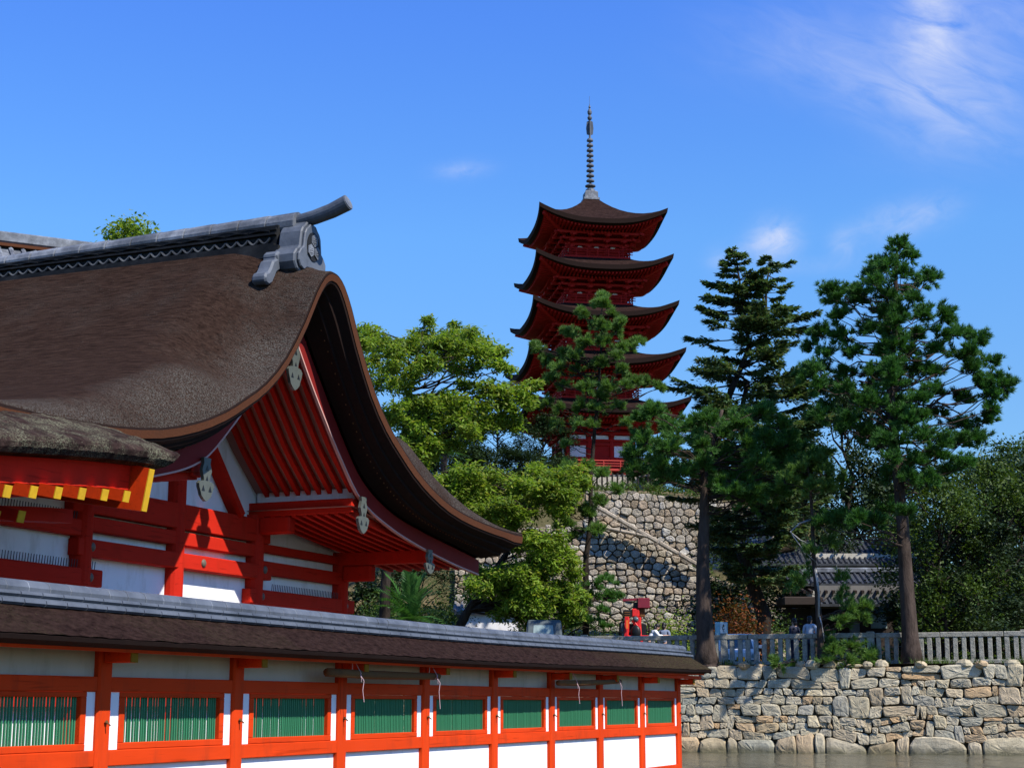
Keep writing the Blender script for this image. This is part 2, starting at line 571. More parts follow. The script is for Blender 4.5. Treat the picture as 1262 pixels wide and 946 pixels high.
PW = 0.105
for y in POSTS:
    m = MB().box(XW - 0.16, XW + 0.038, y - PW, y + PW, -0.6, 2.13)
    m.build('post', M['verm_post'], wall_t, bevel=0.02)
    MB().box(XW + 0.0385, XW + 0.34, y - 0.055, y + 0.055, 1.985, 2.093).build('bracket_arm', M['verm'], wall_t, bevel=0.01)
    MB().box(XW + 0.3405, XW + 0.352, y - 0.054, y + 0.054, 1.986, 2.092).build('arm_tip', M['arm_tip'], wall_t)
    nm = MB()
    nm.obox((XW + 0.056, y + 0.01, 1.43), (1, 0, 0), (0, .7, .7), (0, -.7, .7), 0.02, 0.028, 0.028)
    nm.tube([(XW + 0.06, y + 0.01, 1.43), (XW + 0.10, y + 0.01, 1.40)], 0.008, 5)
    nm.build('peg', M['oldpole'], wall_t)
rng = random.Random(3)
for i in range(len(POSTS) - 1):
    a, b = POSTS[i] + PW, POSTS[i + 1] - PW
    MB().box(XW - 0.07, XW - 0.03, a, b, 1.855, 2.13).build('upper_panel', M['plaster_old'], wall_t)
    MB().box(XW - 0.09, XW + 0.02, a, b, 1.715, 1.855).build('tie_beam', M['verm'], wall_t, bevel=0.008)
    MB().box(XW - 0.09, XW + 0.02, a, b, 1.02, 1.17).build('sill_beam', M['verm'], wall_t, bevel=0.008)
    MB().box(XW - 0.07, XW - 0.03, a, b, 0.42, 1.02).build('lower_panel', M['plaster'], wall_t)
    MB().box(XW - 0.09, XW + 0.02, a, b, 0.26, 0.42).build('ground_beam', M['verm'], wall_t, bevel=0.008)
    # window: white strips, frame, slats
    sp = MB()
    sp.box(XW - 0.07, XW - 0.004, a, a + 0.17, 1.172, 1.713)
    sp.box(XW - 0.07, XW - 0.004, b - 0.14, b, 1.172, 1.713)
    sp.build('side_panel', M['plaster'], wall_t)
    wy0, wy1 = a + 0.171, b - 0.141
    fr = MB()
    fr.box(XW - 0.085, XW + 0.012, wy0, wy1, 1.172, 1.235)
    fr.box(XW - 0.085, XW + 0.012, wy0, wy1, 1.665, 1.713)
    fr.box(XW - 0.083, XW + 0.010, wy0, wy0 + 0.085, 1.235, 1.665)
    fr.box(XW - 0.083, XW + 0.010, wy1 - 0.085, wy1, 1.235, 1.665)
    win = fr.build('window', M['verm'], wall_t, bevel=0.006)
    s = MB()
    n = 38
    for k in range(n):
        yc = wy0 + 0.085 + (wy1 - wy0 - 0.17) * (k + 0.5) / n
        j = rng.uniform(-0.004, 0.004)
        s.obox((XW - 0.04 + j, yc, 1.45), (1, 0, 0), (0, 1, 0), (0, 0, 1), 0.019, 0.0155, 0.43)
    s.build('slats', M['green'], win)
# beams under the eave, eave boards, bark roof, ridge tiles
MB().box(XW - 0.15, XW + 0.045, YA, YB, 2.132, 2.2).build('wall_plate', M['verm'], wall_t)
for sx in (1, -1):
    xe = XW - 0.055 + sx * 0.33
    MB().box(xe - 0.055, xe + 0.055, YA, YB, 2.095, 2.16).build('eave_purlin', M['verm'], wall_t, bevel=0.008)
XR = XW - 0.055
HD = 0.61           # half depth of the roof
ys = [YA + (YB - YA) * i / 60 for i in range(61)]


def elift(y): return sori(y) + 0.02 * smooth01((y - YB + 1.6) / 1.6)


def rz(d): return 2.565 - 0.70 * d + 0.05 * (d / HD) ** 2


rrd = random.Random(8)
ysf = [YA + (YB - YA) * i / 260 for i in range(261)]
rings, und = [], []
for y in ysf:
    s, l = sori(y), elift(y) - sori(y)
    prof = []
    for t in np.linspace(-1, 1, 15):
        d = abs(t) * HD
        prof.append((XR + t * HD + (rrd.uniform(-.006, .006) if abs(t) > .95 else 0), y, rz(d) + s + l * abs(t) + rrd.uniform(-.006, .006)))
    rings.append(prof)
wroof = MB().grid(rings).build('bark_roof', M['thatch_wall'], wall_t, smooth=True)
lips = MB()
for y in ys:
    s, e = sori(y), elift(y)
    zt = rz(HD)
    und.append([(XR - HD + .004, y, zt + e - .012), (XR - HD + .02, y, zt + e - .05), (XR - HD + .15, y, zt + e - .085), (XR - .3, y, 2.25 + s),
                (XR + .3, y, 2.25 + s), (XR + HD - .15, y, zt + e - .085), (XR + HD - .02, y, zt + e - .05), (XR + HD - .004, y, zt + e - .012), (XR, y, 2.42 + s)])
lips.loft(und)
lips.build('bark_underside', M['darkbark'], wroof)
# bark verge at the far end
ve = MB()
tp = [(XR + t * HD, YB + .004, rz(abs(t) * HD) + sori(YB) + .02 * abs(t) - .004) for t in np.linspace(-1, 1, 15)]
bt = [(XR + t * HD * .96, YB + .004, rz(abs(t) * HD) + sori(YB) + .02 * abs(t) - .10) for t in np.linspace(-1, 1, 15)]
ve.grid([tp, bt])
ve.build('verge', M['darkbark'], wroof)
ebd = MB()
for sx in (1, -1):
    ebd.loft([[(XR + sx * (HD - .215), y, 2.075 + elift(y)), (XR + sx * (HD - .165), y, 2.075 + elift(y)), (XR + sx * (HD - .155), y, 2.13 + elift(y)), (XR + sx * (HD - .215), y, 2.13 + elift(y))] for y in ys])
ebd.build('eave_board', M['verm'], wall_t)
sf = MB()
sf.loft([[(XR - HD * 0.72, y, 2.205 + sori(y)), (XR + HD * 0.72, y, 2.205 + sori(y)), (XR + HD * 0.72, y, 2.215 + sori(y)), (XR - HD * 0.72, y, 2.215 + sori(y))] for y in ys])
sf.build('soffit', M['verm'], wall_t)
# tile ridge: two courses and a round cap with its joints
YR1 = YB - 0.02
rd = MB()
rd.loft([[(XR - 0.17, y, 2.455 + sori(y)), (XR + 0.17, y, 2.455 + sori(y)), (XR + 0.17, y, 2.525 + sori(y)), (XR - 0.17, y, 2.525 + sori(y))] for y in ys if y <= YR1])
rd.loft([[(XR - 0.13, y, 2.526 + sori(y)), (XR + 0.13, y, 2.526 + sori(y)), (XR + 0.13, y, 2.585 + sori(y)), (XR - 0.13, y, 2.585 + sori(y))] for y in ys if y <= YR1])
ridge_o = rd.build('tile_ridge', M['tile'], wall_t)
cp = MB()
y = YA
SEG = 0.30
while y < YR1 - 0.05:
    y2 = min(y + SEG - 0.012, YR1)
    s = sori(y)
    j = rng.uniform(-0.004, 0.004)
    cp.tube([(XR + j, y, 2.612 + s), (XR + j, y2, 2.612 + s)], 0.082, 10)
    for sx in (1, -1):
        for zz, xo, rr in ((2.485, 0.175, 0.03), (2.56, 0.135, 0.024)):
            cp.tube([(XR + sx * xo, y + 0.1, zz + s), (XR + sx * xo, y2 + 0.1, zz + s)], rr, 6)
    y += SEG
cp.build('cap_tiles', M['tile'], ridge_o, smooth=False)
mj = MB()
y = YA
while y < YR1 - 0.3:
    mj.tube([(XR, y + SEG - 0.012, 2.612 + sori(y)), (XR, y + SEG, 2.612 + sori(y))], 0.0835, 10, caps=False)
    y += SEG
mj.build('cap_joints', M['tile_pale'], ridge_o)

# two poles slung under the eave on cords


def slung(y0, z0, y1, z1, x, label, r):
    root = empty('hanging_pole', (x, (y0 + y1) / 2, z0), label, 'pole', 'poles slung under the eave of the slat wall')
    L = y1 - y0
    MB().tube([(x, y0, z0), (x + .01, y0 + L * .35, (z0 * .65 + z1 * .35) - .012), (x, y0 + L * .7, (z0 * .3 + z1 * .7) - .008), (x, y1, z1)], [r, r * 1.05, r * .95, r * .85], 9).build('pole', M['oldpole'], root, smooth=True)
    for f in (0.24, 0.95):
        yy = y0 + L * f
        zz = z0 + (z1 - z0) * f
        c = MB()
        c.tube([(x - 0.04, yy - 0.03, 2.10), (x - r - .01, yy, zz), (x, yy + .01, zz - r - .01), (x + r + .01, yy, zz), (x - 0.04, yy + 0.04, 2.10)], 0.006, 5)
        c.tube([(x + r, yy, zz - .01), (x + r + .03, yy + .04, zz - .09), (x + r + .02, yy + .03, zz - .2), (x + r + .03, yy + .05, zz - .34 * (1 if f < .5 else 1.25))], 0.0045, 5)
        c.tube([(x + r, yy, zz), (x + r + .04, yy - .05, zz - .05), (x + r + .03, yy - .03, zz - .1)], 0.0045, 5)
        c.build('cord', M['rope'], root)


p0, p1 = -9.2, -9.2


def onX(px, py, X):
    r, u = px - CX, CY - py
    fy = F * math.cos(PITCH) - u * math.sin(PITCH)
    fz = F * math.sin(PITCH) + u * math.cos(PITCH)
    w = W(r, fy)
    t = X / w.x
    return Vector((X, w.y * t, CZ + fz * t))


a, b = onX(403, 828, -9.3), onX(540, 833, -9.3)
slung(a.y, a.z, b.y, b.z, -9.3, 'thicker brown pole tied under the eave nearer the shrine hall', 0.052)
a, b = onX(688, 841, -9.3), onX(764, 839, -9.3)
slung(a.y, a.z, b.y, b.z, -9.3, 'shorter thin brown pole tied under the eave near the wall\'s far end', 0.045)

# ------------------------------------------------------------------ shrine hall
YC = 21.83
XG = -11.97          # outer edge of the gable roof
XB = -12.70          # bargeboard face
XT = -14.70          # gable wall
XEND = -27.0
hall = empty('shrine_hall', (-16, YC, 0), 'large vermilion shrine hall with a steep curved bark roof and open gable', 'shrine hall')
GY = [0, .15, .35, .6, .92, 1.45, 2.0, 2.5, 3.05, 3.7, 4.5, 5.4, 6.5, 7.2, 7.9]
GZ = [8.27, 8.25, 8.13, 7.83, 7.32, 6.63, 6.15, 5.85, 5.56, 5.31, 5.10, 4.98, 4.91, 4.89, 4.90]
MY = [0, 1, 2, 3, 4, 5, 6, 7, 7.9]
MZ = [9.02, 8.08, 7.18, 6.50, 5.98, 5.58, 5.28, 5.07, 4.97]


def catmull(x, xs, ys):
    i = 0
    while i < len(xs) - 2 and x > xs[i + 1]:
        i += 1
    h = xs[i + 1] - xs[i]
    t = (x - xs[i]) / h

    def sl(k):
        if k == 0: return (ys[1] - ys[0]) / (xs[1] - xs[0])
        if k == len(xs) - 1: return (ys[-1] - ys[-2]) / (xs[-1] - xs[-2])
        return (ys[k + 1] - ys[k - 1]) / (xs[k + 1] - xs[k - 1])
    m0, m1 = sl(i) * h, sl(i + 1) * h
    if i == 0 and xs is GY: m0 = 0
    return (2 * t ** 3 - 3 * t ** 2 + 1) * ys[i] + (t ** 3 - 2 * t ** 2 + t) * m0 + (-2 * t ** 3 + 3 * t ** 2) * ys[i + 1] + (t ** 3 - t ** 2) * m1


def Gz(y): return catmull(abs(y), GY, GZ)
def Mz(y): return catmull(abs(y), MY, MZ)


QS = [0, .08, .15, .25, .35, .48, .6, .76, .92, 1.18, 1.45, 1.72, 2.0, 2.25, 2.5, 2.8, 3.05, 3.4, 3.7, 4.1, 4.5, 5, 5.5, 6, 6.5, 7, 7.5, 7.9]
QS = [-q for q in reversed(QS[1:])] + QS
XS = [XG, XG - .03, XG - .07, XG - .12, XG - .18, XG - .25, XG - .35, XG - .5, XG - .75, XG - 1.0, XG - 1.3, XG - 1.6, XG - 2, -15, -17, -20, -23, XEND]
rows = []
for x in XS:
    t = smooth01((XG - x) / 1.7)
    u = min(1.0, (XG - x) / 1.7)
    row = []
    for q in QS:
        k = smooth01((abs(q) - 2.2) / 1.3)       # the swept edge is rounder low down
        tq = t * (1 - k) + (1 - (1 - u) ** 6) * k
        row.append(Vector((x, YC + q, Gz(q) * (1 - tq) + Mz(q) * tq - (0.02 if x == XG else 0))))
    rows.append(row)


def normal2(q, f=Gz):
    e = 0.03
    d = Vector((0, 2 * e, f(q + e) - f(q - e))).normalized()
    return Vector((0, -d.z, d.y))


roof_o = MB().grid(rows).build('bark_roof', M['thatch'], hall, smooth=True)
# thickness of the bark: cut face towards the viewer, and along the eaves
TH = 0.105


def offs(q, th, x):
    n = normal2(q)
    k = th * (1.25 if abs(q) > 7 else 1.0)
    return Vector((x, YC + q, Gz(q))) - n * k


top = [Vector((XG, YC + q, Gz(q) - 0.02)) for q in QS]
# a thin dark lip under the roof surface, then the red-brown cut
lip = [offs(q, 0.05, XG) for q in QS]
inner = [offs(q, 0.05 + TH, XG - 0.02) for q in QS]
MB().grid([top, lip]).build('bark_lip', M['darkbark'], roof_o)
l2 = [p + Vector((0.012, 0, 0)) for p in lip]
i2 = [p + Vector((0.012, 0, 0)) for p in inner]
MB().grid([l2, i2]).build('bark_cut', M['cutbark'], roof_o)
# dark underside of the layered bark, stepping back to the bargeboard
BY = [0, .31, .66, .93, 1.66, 2.41, 3.49, 4.82, 6.26, 7.42]
BT = [7.83, 7.42, 7.02, 6.74, 5.98, 5.33, 4.90, 4.67, 4.50, 4.36]
BO = [7.40, 7.02, 6.62, 6.33, 5.60, 4.99, 4.63, 4.38, 4.19, 4.08]


def Bt(q): return catmull(min(abs(q), 7.42), BY, BT)
def Bo(q): return catmull(min(abs(q), 7.42), BY, BO)


def lerp(a, b, t): return a + (b - a) * t


def under(q, t):
    a = offs(q, 0.05 + TH, XG - 0.02)
    qb = q * 7.42 / 7.9
    b = Vector((XB + 0.04, YC + qb, Bt(qb) + 0.03))
    p = a.lerp(b, t)
    n = normal2(q)
    return p - n * 0.05 * math.sin(PI * t)


rows = [[under(q, t) for q in QS] for t in (0, .02, .25, .27, .5, .52, .75, 1.0)]
for k in (1, 3, 5):
    rows[k] = [p - normal2(q) * 0.03 for p, q in zip(rows[k], QS)]
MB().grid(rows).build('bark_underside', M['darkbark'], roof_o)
pg = MB()
for q in np.arange(0.5, 7.0, 0.13):
    for s in (1, -1):
        p = under(s * q, 0.62) - normal2(s * q) * 0.012
        pg.box(p.x - .008, p.x + .008, p.y - .008, p.y + .008, p.z - .015, p.z + .008)
tag(pg.build('pegs', M['oldpole'], roof_o), kind='stuff')
# eave edges running back along both sides
for s in (1, -1):
    e0 = [Vector((x, YC + s * 7.9, Gz(7.9) + (Mz(7.9) - Gz(7.9)) * (1 - (1 - min(1.0, (XG - x) / 1.7)) ** 6))) for x in XS]
    e1 = [p + Vector((0, -s * 0.02, -0.17)) for p in e0]
    e2 = [Vector((min(p.x, XB - .02), YC + s * 7.38, 4.40)) for p in e0]
    MB().grid([e0, e1]).build('eave_cut', M['cutbark'], roof_o)
    MB().grid([e1, e2]).build('eave_underside', M['darkbark'], roof_o)
# bargeboards
for s in (1, -1):
    qs = [0.0 + 7.42 * (i / 40) ** 1.2 for i in range(41)]
    rr = []
    for q in qs:
        rr.append([(XB, YC + s * q, Bo(q)), (XB, YC + s * q, Bt(q)), (XB - 0.09, YC + s * q, Bt(q)), (XB - 0.09, YC + s * q, Bo(q))])
    bb = MB().loft(rr).build('bargeboard', M['maroon'], hall, recalc=True)
    rr = []
    for q in qs:
        e = 0.01
        d = Vector((0, 2 * e, Bo(q + e) - Bo(max(0, q - e)))).normalized()
        n = Vector((0, -d.z * s, d.y)) * 0.035
        p = Vector((XB + 0.006, YC + s * q, Bo(q)))
        rr.append([p - n * .3, p + n * .45, p + n * .45 + Vector((-0.05, 0, 0)), p - n * .4 + Vector((-0.05, 0, 0))])
    MB().loft(rr).build('edge_strip', M['whiteline'], bb, recalc=True)


# pendants hung on the bargeboards
def pendant(q, ztop, h, w):
    half = [(0, 0.16), (.10, 0.15), (.30, 0.25), (.50, .16), (.56, .30), (.62, .50), (.72, .50), (.80, .40), (.90, .22), (.97, .08), (1, 0)]
    half = [(0, .26), (.12, .22), (.30, .34), (.46, .22), (.53, .20), (.55, .42), (.61, .54), (.70, .50), (.78, .42), (.88, .34), (.95, .18), (1, .0)]
    pl = [(-u * w, ztop - t * h) for t, u in half] + [(u * w, ztop - t * h) for t, u in reversed(half[:-1])]
    o = MB()
    x = XB + 0.02
    o.prism([(x, YC + q + a, z) for a, z in pl], (0.05, 0, 0))
    p = o.build('pendant', M['bronze'], hall, recalc=True)
    for du, dt, r in ((0, .25, .035), (0, .48, .03), (-.24, .72, .038), (.24, .72, .038)):
        c = Vector((x + 0.0515, YC + q + du * w, ztop - dt * h))
        MB().prism([c + Vector((0, r * 1.0, -r * .8)), c + Vector((0, 0, r * 1.3)), c + Vector((0, -r * 1.0, -r * .8))], (0.004, 0, 0)).build('cut_out', M['black'], p, recalc=True)


pendant(0, 7.22, 0.80, 0.40)
for s in (1, -1):
    pendant(s * 2.40, 5.02, 0.62, 0.36)
    if s > 0:
        pendant(s * 5.05, 4.36, 0.44, 0.36)


# soffit and rafters
def S1(q):  # upper slope, ridge to purlin
    return interp(abs(q), [0, .31, .66, .93, 1.66, 2.6], [7.6, 7.25, 6.86, 6.58, 5.84, 5.10])


def S2(q):
    return interp(abs(q), [2.2, 3.5, 4.8, 6.2, 7.42], [4.86, 4.68, 4.55, 4.41, 4.28])


for s in (1, -1):
    for Sf, qa, qb, nm in ((S1, 0.0, 2.62, 'upper_soffit'), (S2, 2.2, 7.38, 'lower_soffit')):
        qs = np.linspace(qa, qb, 14)
        r0 = [(XB - 0.05, YC + s * q, Sf(q)) for q in qs]
        r1 = [(XEND if nm == 'lower_soffit' else -15.2, YC + s * q, Sf(q)) for q in qs]
        MB().grid([r0, r1]).build(nm, M['soffit'], hall)
    for k in range(9):
        x = XB - 0.20 - 0.205 * k
        for Sf, qa, qb in ((S1, 0.15, 2.44), (S2, 2.30, 7.30)):
            qs = np.linspace(qa, qb, 12)
            rr = []
            for q in qs:
                z = Sf(q)
                rr.append([(x - .04, YC + s * q, z - .115), (x + .04, YC + s * q, z - .115), (x + .04, YC + s * q, z + .01), (x - .04, YC + s * q, z + .01)])
            MB().loft(rr).build('rafter', M['verm_hall'], hall, recalc=True)
for s in (1, -1):
    y0, y1 = sorted((YC + s * 2.46, YC + s * 2.50))
    MB().box(XT - .05, XB - 0.12, y0, y1, 5.003, 5.19).build('closing_board', M['plaster'], hall)
# purlins running out to the bargeboards
for q, z0, z1, w in ((2.40, 4.76, 5.0, .12), (-2.40, 4.76, 5.0, .12), (5.45, 4.16, 4.40, .12), (-5.45, 4.16, 4.40, .12), (0, 7.05, 7.3, .12)):
    MB().box(-16.0, XB - 0.10, YC + q - w, YC + q + w, z0, z1).build('purlin', M['verm_hall'], hall, bevel=0.012)
    if q:
        MB().box(-14.6, -14.0, YC + q - .11, YC + q + .11, z0 - .30, z0 - .003).build('bracket_block', M['verm_hall'], hall, bevel=0.03)
# wall
XWL = XT - 0.10
pl = [(-7.0, .6), (7.0, .6), (5.5, .6)]
poly = [(XWL, YC - 5.5, .6), (XWL, YC + 5.5, .6), (XWL, YC + 5.5, 4.42), (XWL, YC + 2.6, 4.78), (XWL, YC + 2.6, 5.12), (XWL, YC + 1.66, 5.88), (XWL, YC + .66, 6.9), (XWL, YC, 7.6),
        (XWL, YC - .66, 6.9), (XWL, YC - 1.66, 5.88), (XWL, YC - 2.6, 5.12), (XWL, YC - 2.6, 4.78), (XWL, YC - 5.5, 4.42)]
MB().prism(poly, (-0.12, 0, 0)).build('gable_wall', M['plaster'], hall, recalc=True)
for q in (-5.5, -2.4, 0, 2.4, 5.5):
    zt = {0: 6.9, 2.4: 4.8, -2.4: 4.8}.get(q, 4.2)
    MB().tube([(XT - .06, YC + q, 0.6), (XT - .06, YC + q, zt)], 0.185 if q else 0.17, 16).build('post', M['verm_hall'], hall, smooth=False)
for y0, y1, z0, z1, pro in ((-5.9, -2.0, 3.27, 3.52, .16), (2.12, 5.9, 3.28, 3.53, .16), (-2.62, 2.78, 3.70, 3.95, .17), (2.3, 5.7, 3.80, 4.03, .135), (-2.4, 2.4, 4.07, 4.29, .13),
                            (-5.7, -2.45, 3.98, 4.22, .14), (-2.75, 2.75, 4.33, 4.73, .15), (-5.8, 5.8, 1.55, 1.85, .16), (-5.9, 5.9, .6, .85, .18), (2.6, 5.6, 4.18, 4.33, .10)):
    MB().box(XWL, XT + pro - .075, YC + y0, YC + y1, z0, z1).build('tie_beam', M['verm_hall'], hall, bevel=0.015)
for s in (1, -1):
    MB().bar((XT + .03, YC + s * 0.02, 6.55), (XT + .03, YC + s * 1.72, 4.72), .12, .24, (1, 0, 0)).build('gable_strut', M['verm_hall'], hall)
nc = MB()
for y, z, x in ((0.63, 3.83, .17), (2.55, 3.87, .17), (2.5, 3.41, .16), (-2.3, 3.40, .16), (-2.3, 3.84, .17), (5.55, 3.41, .16)):
    MB().sphere((XT + x - .075, YC + y, z), .035, .07, .07, 10, 6).build('nail_cover', M['nail'], hall, smooth=True)
for y0, y1, z in ((-5.2, -2.1, 3.52), (2.9, 5.3, 3.53), (-5.2, -2.6, 4.22)):
    sp = MB()
    y = y0
    while y < y1:
        sp.tube([(XT + .03, YC + y, z), (XT + .04, YC + y, z + .12)], .006, 4)
        y += .06
    sp.build('spike_strip', M['spike'], hall)
# long side walls and rear, floor
for s in (1, -1):
    MB().box(XEND + 1.5, XWL - .13, YC + s * 5.5 - .06, YC + s * 5.5 + .06, .6, 4.4).build('side_wall', M['plaster'], hall)
MB().box(XEND + 1.5, XT + 1.0, YC - 7.0, YC + 7.0, .35, .55).build('floor_deck', M['wood_grey'], hall)
fp = MB()
for x in np.arange(XEND + 2, XT + 1, 2.5):
    for y in np.arange(-6.5, 6.6, 2.6):
        fp.tube([(x, YC + y, -.8), (x, YC + y, .35)], .15, 8)
fp.build('floor_stilts', M['stone_fence'], hall)

# ridge: dark courses, wave tiles, pale cap, end ornament with crest, long round end tile
rx0, rx1 = -12.88, XEND
rdg = MB()
rdg.box(rx1, rx0 + .1, YC - .40, YC + .40, 8.5, 8.70)
rdg.box(rx1, rx0, YC - .36, YC + .36, 8.70, 8.75)
rdg.box(rx1, rx0, YC - .27, YC + .27, 8.74, 8.90)
rdg.box(rx1, rx0, YC - .33, YC + .33, 8.90, 8.935)
rdg.box(rx1, rx0, YC - .28, YC + .28, 8.935, 8.985)
rdg.box(rx1, rx0, YC - .31, YC + .31, 8.985, 9.02)
rdg.box(rx1, rx0, YC - .24, YC + .24, 9.02, 9.08)
TP = lambda mb: setattr(mb, 'v', [(x, y, 8.62 + (z - 8.62) * (1 - .028 * max(0, -12.9 - x))) if z > 8.62 else (x, y, z) for x, y, z in mb.v]) or mb
rg = TP(rdg).build('ridge', M['tile_dark'], hall)
for s in (1, -1):
    wv = MB()
    x = rx0 - .1
    while x > rx1 + .3:
        pts = [(x - .20 * k / 10, YC + s * (.30), 8.86 - .085 * math.sin(PI * k / 10)) for k in range(11)]
        wv.tube(pts, .021, 5)
        x -= .205
    TP(wv).build('wave_course', M['tile_wave'], rg)
# scalloped upper courses
for s in (1, -1):
    wv = MB()
    for zz, yo, ph in ((8.955, .325, 0.0), (9.0, .305, .2)):
        x = rx0 - .1 - ph
        while x > rx1 + .5:
            wv.tube([(x - .4 * k / 8, YC + s * yo, zz + .03 * math.sin(PI * k / 8)) for k in range(9)], .014, 5)
            x -= .41
    TP(wv).build('scalloped_course', M['tile_dark'], rg)
cp = MB()
x = rx0 + .25
rr = random.Random(5)
while x > rx1:
    z = 9.115 + rr.uniform(-.006, .006)
    cp.tube([(x, YC, z), (x - .02, YC, z), (x - .50, YC, z)], [.205, .21, .20], 14)
    x -= .515
TP(cp).build('ridge_cap', M['tile_pale'], rg, smooth=False)
# end ornament
xo = -12.82
half = [(0, 9.13), (.10, 9.12), (.16, 9.06), (.24, 9.0), (.29, 8.92), (.31, 8.80), (.33, 8.66), (.42, 8.60), (.50, 8.50), (.50, 8.38), (.42, 8.28), (.30, 8.24), (.20, 8.30), (.0, 8.32)]
pl = [(xo, YC - a, z) for a, z in half] + [(xo, YC + a, z) for a, z in reversed(half[1:-1])]
orn = MB().prism(pl, (0.40, 0, 0)).build('ridge_ornament', M['tile'], hall, bevel=0.02, recalc=True)
sh = [(a * .86, (z - 8.7) * .9 + 8.7) for a, z in half]
pl = [(xo + .40, YC - a, z) for a, z in sh] + [(xo + .40, YC + a, z) for a, z in reversed(sh[1:-1])]
MB().prism(pl, (0.05, 0, 0)).build('ornament_plate', M['tile'], orn, bevel=0.015, recalc=True)
cr = MB()
xf = xo + .452
ell = [(xf, YC + .20 * math.cos(2 * PI * k / 24), 8.715 + .235 * math.sin(2 * PI * k / 24)) for k in range(24)]
MB().prism(ell, (0.012, 0, 0)).build('crest_field', M['tile_dark'], orn, recalc=True)
for cy, cz in ((0, 8.815), (-.10, 8.635), (.10, 8.635)):
    hx = [(xf + .013, YC + cy + .098 * math.cos(PI / 6 + 2 * PI * k / 6), cz + .105 * math.sin(PI / 6 + 2 * PI * k / 6)) for k in range(6)]
    cr.prism(hx, (.018, 0, 0))
    hx = [(xf + .031, YC + cy + .07 * math.cos(PI / 6 + 2 * PI * k / 6), cz + .075 * math.sin(PI / 6 + 2 * PI * k / 6)) for k in range(6)]
    cr.prism(hx, (.006, 0, 0))
    for k in range(6):
        a = 2 * PI * k / 6
        cr.sphere((xf + .038, YC + cy + .036 * math.cos(a), cz + .036 * math.sin(a)), .012, .019, .019, 8, 5)
    cr.sphere((xf + .042, YC + cy, cz), .012, .014, .014, 8, 5)
cr.build('crest', M['tile_pale'], orn, recalc=True)
# scroll feet on both slopes
for s in (1, -1):
    ft = [(.28, 8.52), (.50, 8.50), (.60, 8.42), (.56, 8.36), (.66, 8.30), (.72, 8.18), (.78, 8.10), (.86, 8.06), (.90, 7.98), (.86, 7.90), (.76, 7.88), (.66, 7.94), (.60, 8.04), (.54, 8.14), (.42, 8.22), (.28, 8.28)]
    MB().prism([(-12.95, YC + s * a, z + .06) for a, z in ft], (0.26, 0, 0)).build('scroll_foot', M['tile'], orn, bevel=0.03, recalc=True)
tb = [(-12.95, 9.15), (-12.62, 9.17), (-12.35, 9.21), (-12.05, 9.28), (-11.76, 9.385)]
MB().tube([(x, YC, z) for x, z in tb], [.115, .115, .118, .122, .130], 18).build('end_tile', M['tile'], orn, smooth=False)
MB().tube([(-11.762, YC, 9.384), (-11.750, YC, 9.389)], .112, 18).build('end_tile_face', M['tile_pale'], orn)

# ------------------------------------------------------------------ mossy porch roof in front of the hall
porch = empty('porch_roof', (-12, 12, 3.6), 'mossy low porch roof with yellow tipped rafters before the hall gable', 'porch roof')
PX = -11.0
PE = 15.98           # far verge


def pz(y):   # the eave lifts towards its end
    return 3.95 + 0.34 * smooth01((y - 11.0) / 5.0) + 0.02 * max(0, (y - 14) / 2) ** 2


ysP = [8.0 + (PE - 8.0) * i / 40 for i in range(41)]
rnd = random.Random(11)
rings = []
ysQ = [8.0 + (PE - 8.0) * i / 220 for i in range(221)]
from mathutils import noise as mnoise
for i, y in enumerate(ysQ):
    z = pz(y)
    k = 0.22 * smooth01((i - 214) / 6.0)
    ring = [(PX - .10, y, z + .01), (PX + .04, y, z + .03), (PX + .09, y + k * .4, z + .09), (PX + .10, y + k * .7, z + .15), (PX + .08, y + k, z + .20), (PX + .03, y + k, z + .235)]
    for j in range(1, 15):
        t = j / 14
        ring.append((PX + .03 - 1.07 * t, y + k, z + .235 + .44 * t - .05 * t * t))
    ring += [(PX - 1.05, y, z + .10), (PX - .5, y, z + .02)]
    o = []
    for n, (a, b, c) in enumerate(ring):
        if 1 < n < 20:
            v = mnoise.noise(Vector((a * 5, b * 5, c * 9))) * .022 + mnoise.noise(Vector((a * 16, b * 16, c * 22))) * .016
            w_ = max(0, 1 - max(0, n - 5) / 4)
            a += v * w_
            c += v * (1 - .5 * w_)
        o.append((a, b, c))
    rings.append(o)
MB().loft(rings).build('mossy_bark', M['thatch_moss'], porch, smooth=False)
fb = [[(PX - .26, y, pz(y) - .27), (PX - .19, y, pz(y) - .27), (PX - .17, y, pz(y) + .02), (PX - .26, y, pz(y) + .02)] for y in ysP if y < 15.6]
MB().loft(fb).build('fascia', M['verm_hall'], porch)  # deeper hall red puts the shade under the eave into the colour
yr = 15.28
n = 0
while yr > 8.3:
    z = pz(yr) - .37
    a = Vector((PX + .0, yr, z)); b = Vector((-14.6, yr, z + .75))
    MB().bar(a, b, .115, .13).build('rafter', M['verm'], porch)
    d = (a - b).normalized()
    MB().bar(a, a + d * .012, .113, .128).build('rafter_tip', M['yellow'], porch)
    if n > 2 and n % 1 == 0:
        z2 = z - .22
        a = Vector((PX - .55, yr + .1, z2)); b = Vector((-14.6, yr + .1, z2 + .7))
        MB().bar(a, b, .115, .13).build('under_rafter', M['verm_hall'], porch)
        MB().bar(a, a + (a - b).normalized() * .012, .113, .128).build('under_rafter_tip', M['yellow'], porch)
    yr -= .405
    n += 1
